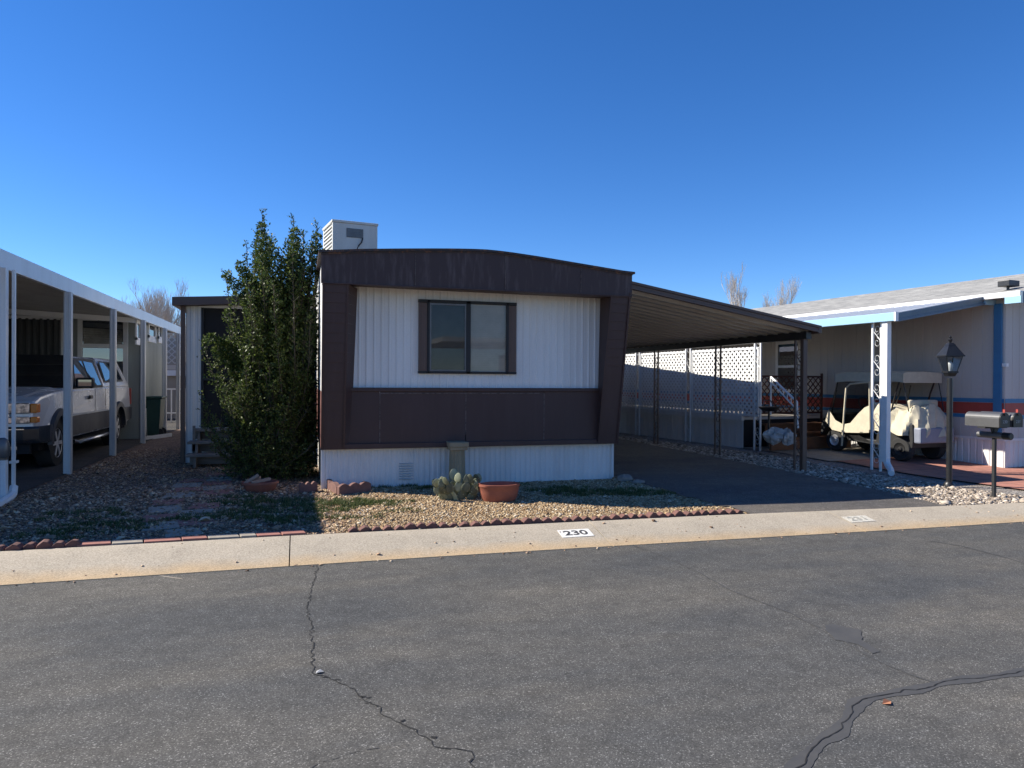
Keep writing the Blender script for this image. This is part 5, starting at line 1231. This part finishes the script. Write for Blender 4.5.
# golf cart (local frame of the neighbour: faces +y)
def cart():
    root = tag(empty('golf_cart', loc2w(-.85, 1.6, -.05)), 'golf cart in a cream fabric cover parked under the awning', 'golf cart')
    fwp = RM.inverted() @ EYE.lerp(G(834, 452), 1.0); fy = fwp.y; xl = fwp.x; xr_ = xl+1.04; gz = .0
    fy = min(fy, 3.0)
    yF, yR = fy+.40, fy-1.80; xm = (xl+xr_)/2; g0 = lg(xl, fy)-.0; 
    def gy(y): return lg(xm, y)+.03
    yE = yF-.17
    zb = gy(fy)
    for y_, nm in ((fy, 'f'), (fy-1.55, 'r')):
        for x_, sd_ in ((xl, -1), (xr_, 1)):
            z0 = gy(y_); R_ = Matrix.Rotation(PI/2*sd_, 3, 'Y'); c = RM @ Vector((x_, y_, z0+.225)); ax = RM.to_3x3() @ R_
            m_ = MB(); m_.lathe([(.12,-.17),(.20,-.17),(.225,-.14),(.225,-.03),(.205,0),(.125,0),(.12,-.03)], c, 24, axis=ax); wh = m_.build('wheel', M_tyre, root, smooth=True)
            m_ = MB(); m_.lathe([(.125,-.03),(.115,-.0),(.09,-.02),(.05,-.03),(.035,.0),(.0,.0)], c, 20, axis=ax); m_.build('rim', M_rim if nm == 'f' else M_blackm, wh, smooth=True)  # rear rims black: deep shade under the cart put into the colour
    m_ = MB(RM)    # lower body tub
    pf = [(yF,zb+.34),(yF-.04,zb+.62),(yF-.22,zb+.80),(yF-.42,zb+.78),(yF-.62,zb+.32),(fy-1.0,zb+.30),(fy-1.05,zb+.62),(yR,zb+.66),(yR-.02,zb+.36),(fy-1.80,zb+.20),(fy-1.0,zb+.20),(fy-.32,zb+.24),(fy-.25,zb+.48),(fy+.25,zb+.48),(yF-.02,zb+.30)]
    m_.prism([(xl+.03, y, z) for y, z in pf], (.98, 0, 0)); m_.build('body', M_blackm, root, bevel=.015)
    m_ = MB(RM); m_.box(xl+.12, xr_-.12, fy-1.62, fy-1.0, zb+.58, zb+.74); m_.box(xl+.12, xr_-.12, fy-1.68, fy-1.6, zb+.7, zb+1.12); m_.build('seat', M_cream, root, bevel=.04)
    m_ = MB(RM); m_.tube([(xl+.3, fy-.18, zb+.55), (xl+.32, fy-.48, zb+.98)], .02, 8)
    ring = [(xl+.32+.17*math.cos(2*PI*i/16), fy-.50+.08*math.sin(2*PI*i/16), zb+.99+.14*math.sin(2*PI*i/16)) for i in range(17)]
    m_.tube(ring, .013, 6); m_.build('steering_wheel', M_black, root, smooth=True)
    # roof cover
    zt = 1.64; rz = [ (yE-.26, zt+.0), (fy-.3, zt+.02), (fy-1.0, zt+.02), (yR+.30, zt+.02), (yR+.16, zt-.0)]
    m_ = MB(RM); vs = []
    for y, z in rz:
        for x_, dzv in ((xl-.02,-.19),(xl-.02,-.02),(xl+.03,.01),(xm,.025),(xr_-.03,.01),(xr_+.02,-.02),(xr_+.02,-.19)): vs.append((x_, y, z+dzv))
    fs = [(7*i+k, 7*i+7+k, 7*i+8+k, 7*i+k+1) for i in range(4) for k in range(6)]; m_.add(vs, fs)
    for idx in (0, 28): m_.add(vs[idx:idx+7], [tuple(range(7))])
    m_.build('roof_cover', M_cream, root)
    # struts
    m_ = MB(RM)
    for x_ in (xl+.03, xr_-.03):
        m_.tube([(x_, yE-.12, zb+.70), (x_, yE-.30, zt-.1)], .014, 6); m_.tube([(x_, yR+.50, zb+.72), (x_, yR+.36, zb+1.25), (x_, yR+.26, zt-.12)], .018, 6); m_.tube([(x_, yR+.08, zb+.9), (x_, yR+.20, zt-.14)], .010, 6)
    m_.tube([(xl+.04, yR+.24, zt-.16), (xr_-.04, yR+.24, zt-.16)], .022, 6); m_.tube([(xl+.2,yR+.5,zb+1.0),(xl+.1,yR+.3,zb+1.35)], .012, 5); m_.tube([(xl+.5,yR+.5,zb+.95),(xl+.3,yR+.25,zb+1.4)], .012, 5)
    m_.build('roof_frame', M_black, root, smooth=True)
    # clear side panels + windscreen
    m_ = MB(RM); xx = xl-.018
    bl = [(yE-.10, zb+.86),(yE-.28, zb+.64),(yE-.48, zb+.56),(yE-.66, zb+.60),(yE-.85, zb+.80),(yE-1.0, zb+.93),(yE-1.12, zb+.98)]
    vs = [(xx, y, z) for y, z in bl]+[(xx, y-.0, zt-.15) for y in (yE-1.12, yE-1.0, yE-.85, yE-.7, yE-.55, yE-.45, yE-.34)]
    m_.poly(vs); m_.add([(xl, yE-.08, zb+.85),(xr_, yE-.08, zb+.85),(xr_, yE-.32, zt-.14),(xl, yE-.32, zt-.14)], [(0,1,2,3)])
    m_.build('clear_panel', M_vinyl, root)
    # cream cloth: front apron with curved top edge and skirt below
    m_ = MB(RM); low = [(yE-.02, zb+.62),(yE-.20, zb+.44),(yE-.48, zb+.40),(yE-.66, zb+.41),(yE-.85, zb+.42),(yE-1.0, zb+.43),(yE-1.12, zb+.44)]
    vs = [(xx-.004, y, z+.01) for y, z in bl]+[(xx-.012, y, z) for y, z in low]; m_.add(vs, [(i, i+1, 8+i, 7+i) for i in range(6)])
    m_.add([(xx, yE-.10, zb+.86),(xx, yE-.02, zb+.62),(xr_, yE-.02, zb+.62),(xr_, yE-.10, zb+.86)], [(0,1,2,3)])
    m_.build('side_apron', M_cream, root)
    m_ = MB(RM); m_.tube([(xx-.015, yE-.46, zb+.12), (xx-.015, yE-.52, zb+.9), (xx-.015, yE-.56, zt-.30), (xx-.015, yE-.66, zt-.22), (xx-.015, yE-1.12, zt-.18)], .020, 6); m_.tube([(xx-.012, yE-1.14, zb+.5), (xx-.012, yE-1.12, zt-.16)], .016, 6); m_.build('door_piping', M_cream, root)
    # draped rear cover with folds
    m_ = MB(RM); nu, nv = 60, 16; rr_ = random.Random(4)
    path = [(xx, yF-1.10), (xx-.02, yF-1.6), (xx-.02, yR+.15), (xx+.06, yR-.10), (xl+.5, yR-.16), (xr_-.1, yR-.12), (xr_, yR+.05), (xr_, yF-1.1)]
    # cumulative
    Ls2 = [0]
    for i in range(len(path)-1): Ls2.append(Ls2[-1]+math.hypot(path[i+1][0]-path[i][0], path[i+1][1]-path[i][1]))
    def pp(s):
        for i in range(len(path)-1):
            if s <= Ls2[i+1]+1e-6: f = (s-Ls2[i])/(Ls2[i+1]-Ls2[i]); return path[i][0]+(path[i+1][0]-path[i][0])*f, path[i][1]+(path[i+1][1]-path[i][1])*f
        return path[-1]
    vs = []
    cxm, cym = xm, fy-1.35
    for j in range(nv+1):
        f = j/nv
        for i in range(nu+1):
            s = Ls2[-1]*i/nu; x_, y_ = pp(s); ztop_ = zb+.98+.05*math.sin(s*5)+.04*math.sin(s*11+1); zbot = zb+.44+.05*math.sin(s*3.3)-(.12 if s < 1.0 else 0)*0
            z_ = ztop_+(zbot-ztop_)*f; k_ = .05*math.sin(s*13+f*2.5)*f + .035*math.sin(s*7-f*4)*f+.02*math.sin(s*29+f*6); pull = (1-f)**2*.22
            dx, dy = x_-cxm, y_-cym; L_ = math.hypot(dx, dy); vs.append((x_-dx*pull+dx/L_*k_, y_-dy*pull+dy/L_*k_, z_+.015*math.sin(s*17+f*9)))
    fs = [(j*(nu+1)+i, j*(nu+1)+i+1, (j+1)*(nu+1)+i+1, (j+1)*(nu+1)+i) for j in range(nv) for i in range(nu)]
    m_.add(vs, fs); m_.add([(cxm, cym, zb+1.02)]+vs[:nu+1], [(0, i+1, i+2) for i in range(nu)])
    m_.build('rear_cover', M_cream, root, smooth=True)
    m_ = MB(RM); m_.box(xl+.05, xr_-.05, yR-.16, yR+.0, zb+.30, zb+.60); m_.build('rear_bumper', surf('rear_panel', (.24,.26,.32), (.18,.2,.25), .5, 4), root, bevel=.03)
    print('cart', xl, fy, yF, yR)
cart()

# lamp post
lp = G(949, 487); LP = tag(empty('street_lamp', lp), 'black post lantern with four sided glass on the stone strip', 'lamp post')
m_ = MB(); m_.tube([lp-Vector((0,0,.03)), lp+Vector((0,0,1.66))], .042, 14); m_.lathe([(.075,-.01),(.075,.05),(.05,.08)], lp, 14); m_.build('pole', M_black, LP, smooth=True)
zq = lp.z; zt0 = 1.45+(383-371)*10.8/710; zt1 = 1.45+(383-355.6)*10.8/710; zt2 = 1.45+(383-345)*10.8/710; zt3 = 1.45+(383-337)*10.8/710
hb, ht = .070, .118; RL_ = Matrix.Rotation(math.radians(-18), 3, 'Z'); L0 = Vector((lp.x, lp.y, 0))
def LP_(x, y, z): return L0+RL_ @ Vector((x, y, 0))+Vector((0,0,z))
def frustum(mb, a, z0, b, z1):
    vs = [LP_(sx_*a, sy_*a, z0) for sx_, sy_ in ((-1,-1),(1,-1),(1,1),(-1,1))]+[LP_(sx_*b, sy_*b, z1) for sx_, sy_ in ((-1,-1),(1,-1),(1,1),(-1,1))]
    mb.add(vs, [(3,2,1,0),(4,5,6,7),(0,1,5,4),(1,2,6,5),(2,3,7,6),(3,0,4,7)])
m_ = MB(); frustum(m_, .138, zt1, .05, zt2); frustum(m_, .142, zt1-.015, .142, zt1+.004); frustum(m_, .055, zt2, .03, zt2+.035); m_.build('lantern_roof', M_black, LP)
m_ = MB(); m_.lathe([(.015,0),(.02,.02),(.035,.05),(.012,.07),(.022,.09),(.0,.12)], (lp.x, lp.y, zt2+.03), 10)
for a in range(4): v_ = RL_ @ Vector((math.cos(a*PI/2), math.sin(a*PI/2), 0)); m_.tube([Vector((lp.x,lp.y,zt2+.07)), Vector((lp.x,lp.y,zt2+.09))+v_*.03], .006, 4)
m_.build('finial', M_black, LP, smooth=True)
m_ = MB(); frustum(m_, hb+.01, zt0-.03, hb+.01, zt0); frustum(m_, .05, zt0-.08, hb, zt0-.03)
for sx_, sy_ in ((-1,-1),(1,-1),(1,1),(-1,1)): m_.bar(LP_(sx_*hb, sy_*hb, zt0), LP_(sx_*ht, sy_*ht, zt1-.012), .014, .014)
m_.build('lantern_frame', M_black, LP)
for (a, b_) in (((-1,-1),(1,-1)),((1,-1),(1,1)),((1,1),(-1,1)),((-1,1),(-1,-1))):
    m_ = MB(); m_.add([LP_(a[0]*hb*.97, a[1]*hb*.97, zt0), LP_(b_[0]*hb*.97, b_[1]*hb*.97, zt0), LP_(b_[0]*ht*.97, b_[1]*ht*.97, zt1-.012), LP_(a[0]*ht*.97, a[1]*ht*.97, zt1-.012)], [(0,1,2,3)]); m_.build('glass_panel', M_lampglass, LP)
m_ = MB(); m_.lathe([(.02,0),(.03,.03),(.04,.09),(.03,.13),(.01,.15)], (lp.x, lp.y, zt0), 12); m_.build('bulb', M_whiteclean, LP, smooth=True)

# mailboxes
mp_ = G(993.8, 497.2); MP = tag(empty('mailbox_post', mp_), 'slim black steel post with a newspaper tube carrying two mailboxes', 'mailbox post')
zb0, zb1 = .855, 1.055
m_ = MB(); m_.box(mp_.x-.02, mp_.x+.02, mp_.y-.02, mp_.y+.02, mp_.z-.03, zb0-.02); m_.build('post', M_blackm, MP)
m_ = MB(); m_.box(mp_.x-.24, mp_.x+.16, mp_.y-.06, mp_.y+.06, zb0-.025, zb0-.003); m_.prism([(mp_.x-.07, mp_.y-.01, zb0-.025),(mp_.x+.07, mp_.y-.01, zb0-.025),(mp_.x+.03, mp_.y-.01, zb0-.11),(mp_.x-.03, mp_.y-.01, zb0-.11)], (0,.02,0)); m_.build('bracket', M_blackm, MP)
zt_ = 1.45-(435.5-383.2)*9.8/710
m_ = MB(); tx = mp_.x+.0; m_.lathe([(.035,-.24),(.045,-.24),(.045,.14),(.035,.16)], (tx, mp_.y, zt_), 14, axis=Matrix.Rotation(PI/2, 3, 'X')); m_.build('newspaper_tube', M_steel, MP, smooth=True)
m_ = MB(); m_.lathe([(.03,.14),(.05,.14),(.05,.24),(.04,.25),(.02,.25)], (tx, mp_.y, zt_), 14, axis=Matrix.Rotation(PI/2, 3, 'X')); m_.build('tube_cap', M_black, MP, smooth=True)
def mailbox(xc, num, label):
    y0, y1 = mp_.y-.27, mp_.y+.25; B = tag(empty('mailbox', (xc, mp_.y, zb0)), label, 'mailbox', 'mailboxes on the shared post')
    hw = .082; prof_ = [(-hw, 0), (hw, 0)]+[(hw*math.cos(PI*i/12), .115+hw*math.sin(PI*i/12)) for i in range(13)]
    m_ = MB(); m_.prism([(xc+x_, y0, zb0+z_) for x_, z_ in prof_], (0, y1-y0, 0)); m_.build('box', M_steel, B)
    m_ = MB(); m_.prism([(xc+x_*1.03, y0-.012, zb0+z_*1.015) for x_, z_ in prof_], (0, .02, 0)); dr = m_.build('door', M_black, B)
    m_ = MB(); m_.box(xc-.012, xc+.012, y0-.03, y0-.012, zb0+.16, zb0+.185); m_.build('latch', M_black, dr)
    text_mesh('digits', num, .055, M_silver, Matrix.Translation((xc, y0-.0135, zb0+.075)) @ Matrix.Rotation(PI/2, 4, 'X'), dr, .0008)
    m_ = MB(); m_.box(xc+hw+.004, xc+hw+.012, y0+.06, y0+.09, zb0+.08, zb0+.24); m_.build('flag', M_red, B)
mailbox(mp_.x-.16, '230', 'grey steel mailbox directly above the post')
mailbox(mp_.x+.075, '231', 'grey steel mailbox on the right end of the bracket')

# ------------------------------------------------------------------ bare trees and far background
def bare_tree(name, base, height, spread, mat, label, seed, levels=5, n0=3, grp=None):
    rs = random.Random(seed); root = tag(empty(name, base), label, 'tree', grp); tr = MB(); br = MB(); base = Vector(base)
    def grow(p, d, L_, r, lv):
        pts = [p]; q = Vector(p); dd = Vector(d)
        for i in range(4):
            dd = (dd+Vector((rs.gauss(0,.10), rs.gauss(0,.10), .05))).normalized(); q = q+dd*(L_/4); pts.append(q.copy())
        (tr if lv >= levels-1 else br).tube(pts, [r*(1-.4*i/4) for i in range(5)], 5 if lv > 2 else 3, False)
        if lv == 0: return
        for k in range(rs.choice((3,4,4))):
            a = rs.uniform(0, 2*PI); sp = spread*rs.uniform(.5,1.1); s_ = Vector((math.cos(a)*sp, math.sin(a)*sp, .75)); i = rs.choice((2,3,4))
            grow(pts[i], (dd+s_).normalized(), L_*rs.uniform(.58,.80), r*.55, lv-1)
    grow(base, Vector((0,0,1)), height*.33, height*.016, levels)
    tr.build('trunk', mat, root); br.build('crown', mat, root)
def far(px, Y, z=0): d = ray(px, 380); return Vector((d.x*Y/d.y, Y, z))
for i, (px, Y, h, sd_) in enumerate(((122,44,6.8,3),(138,42,7.4,4),(155,45,7.6,9),(170,43,7.0,12),(182,46,6.8,21))):
    bare_tree('bare_tree', far(px, Y), h, .8, M_twig, ['leftmost bare tree rising above the left carport','second bare tree from the left above the left carport','middle bare tree above the left carport','bare tree just left of the side room roof','bare tree half behind the side room roof'][i], sd_, levels=6, grp='bare trees beyond the left carport')
bare_tree('bare_tree', far(744, 46), 10.2, .42, M_twigpale, 'taller pale bare tree above the brown carport roof', 31, levels=6, grp='bare trees behind the beige home')
bare_tree('bare_tree', far(768, 47), 9.6, .40, M_twigpale, 'smaller pale bare tree right above the shingle roof end', 33, levels=6, grp='bare trees behind the beige home')
# far houses closing the view
FH = tag(empty('far_house', (5, 38, 0)), 'low pale house far behind at the end of the driveway', 'house')
m_ = MB(); m_.box(1.5, 18, 38, 44, 0, 2.6); m_.build('wall', M_farwall, FH)
m_ = MB(); m_.prism([(1.2, 37.6, 2.6), (1.2, 44.4, 2.6), (1.2, 41, 3.2)], (17, 0, 0)); m_.build('roof', M_shingle, FH)
m_ = MB(); m_.box(8, 9.4, 37.96, 38, .9, 1.9); m_.build('window', M_topglass, FH)
F3 = tag(empty('far_house', (-18, 38, 0)), 'low pale house far behind the left carport', 'house')
m_ = MB(); m_.box(-30, -9, 40, 46, 0, 2.6); m_.build('wall', M_farwall, F3)
m_ = MB(); m_.prism([(-30.3, 39.6, 2.6), (-30.3, 46.4, 2.6), (-30.3, 43, 3.2)], (21.6, 0, 0)); m_.build('roof', M_shingle, F3)
# dark evergreen bush at the end of the driveway
def leafball(name, c, rx, rz, n, mat, label, s=.06):
    root = tag(empty(name, (c[0], c[1], 0)), label, 'shrub'); P0 = rng.normal(0, 1, (n, 3)); P0 /= np.linalg.norm(P0, axis=1)[:, None]; P0 *= rng.random((n, 1))**.33
    P0 = P0*np.array([rx, rx, rz])*(1+.15*np.sin(P0[:, :1]*9+P0[:, 2:3]*7))+np.array(c); A_ = rng.normal(0, 1, (n, 3)); A_[:, 2] += .8; A_ /= np.linalg.norm(A_, axis=1)[:, None]
    B_ = np.cross(A_, rng.normal(0, 1, (n, 3))); B_ /= np.linalg.norm(B_, axis=1)[:, None]
    V = np.stack([P0, P0+A_*s*.5+B_*s*.3, P0+A_*s, P0+A_*s*.5-B_*s*.3], 1).reshape(-1, 3); npmesh('foliage', V, np.arange(4*n).reshape(-1, 4), mat, root)
    m_ = MB(); m_.tube([(c[0], c[1], 0), (c[0], c[1], c[2])], .04, 6); m_.build('stem', M_bark, root)
q = atX(633, 420, 7.6); leafball('evergreen_bush', (8.15, 19.6, .7), .28, .75, 5000, M_leaf, 'narrow dark evergreen bush at the far end of the driveway')
# white cart-like clutter seen past the bush
cq = EYE+ray(624, 420)*24
CL = tag(empty('garden_chair', (cq.x, cq.y, -.05)), 'white garden chair far down the driveway beside the dark bush', 'chair')
m_ = MB(); m_.box(cq.x-.25, cq.x+.25, cq.y-.25, cq.y+.25, .38, .43); m_.build('seat', M_whiteclean, CL)
m_ = MB(); m_.box(cq.x-.25, cq.x+.25, cq.y+.22, cq.y+.26, .43, .95); m_.build('backrest', M_whiteclean, CL)
for sx_ in (-.22, .22):
    for sy_ in (-.22, .22): m_ = MB(); m_.box(cq.x+sx_-.02, cq.x+sx_+.02, cq.y+sy_-.02, cq.y+sy_+.02, -.05, .38); m_.build('leg', M_whiteclean, CL)

# across the street (seen mirrored in the window)
AC = tag(empty('carport', (9, -11, 0)), 'white flat carport across the street mirrored in the window', 'carport')
m_ = MB(); m_.box(5.6, 11.5, -16, -9.6, 3.05, 3.25); m_.build('roof', M_whiteclean, AC)
for x_ in (6.6, 8.4, 11.3): m_ = MB(); m_.box(x_, x_+.12, -9.9, -9.78, -.1, 3.05); m_.build('post', M_whiteclean, AC)
AH = tag(empty('mobile_home', (16, -13, 0)), 'tan mobile home across the street', 'mobile home')
m_ = MB(); m_.box(12, 16.3, -24, -10, -.1, 3.0); m_.build('wall', M_farwall, AH)
m_ = MB(); m_.prism([(11.8, -24.2, 3.0), (16.5, -24.2, 3.0), (14.1, -24.2, 3.4)], (0, 14.4, 0)); m_.build('roof', M_shingle, AH)
A2 = tag(empty('mobile_home', (-3, -13, 0)), 'white mobile home across the street', 'mobile home')
m_ = MB(); m_.box(-6, -1.7, -24, -9.5, -.1, 3.0); m_.build('wall', M_farwall, A2)
m_ = MB(); m_.prism([(-6.2, -24.2, 3.0), (-1.5, -24.2, 3.0), (-3.85, -24.2, 3.4)], (0, 14.9, 0)); m_.build('roof', M_shingle, A2)
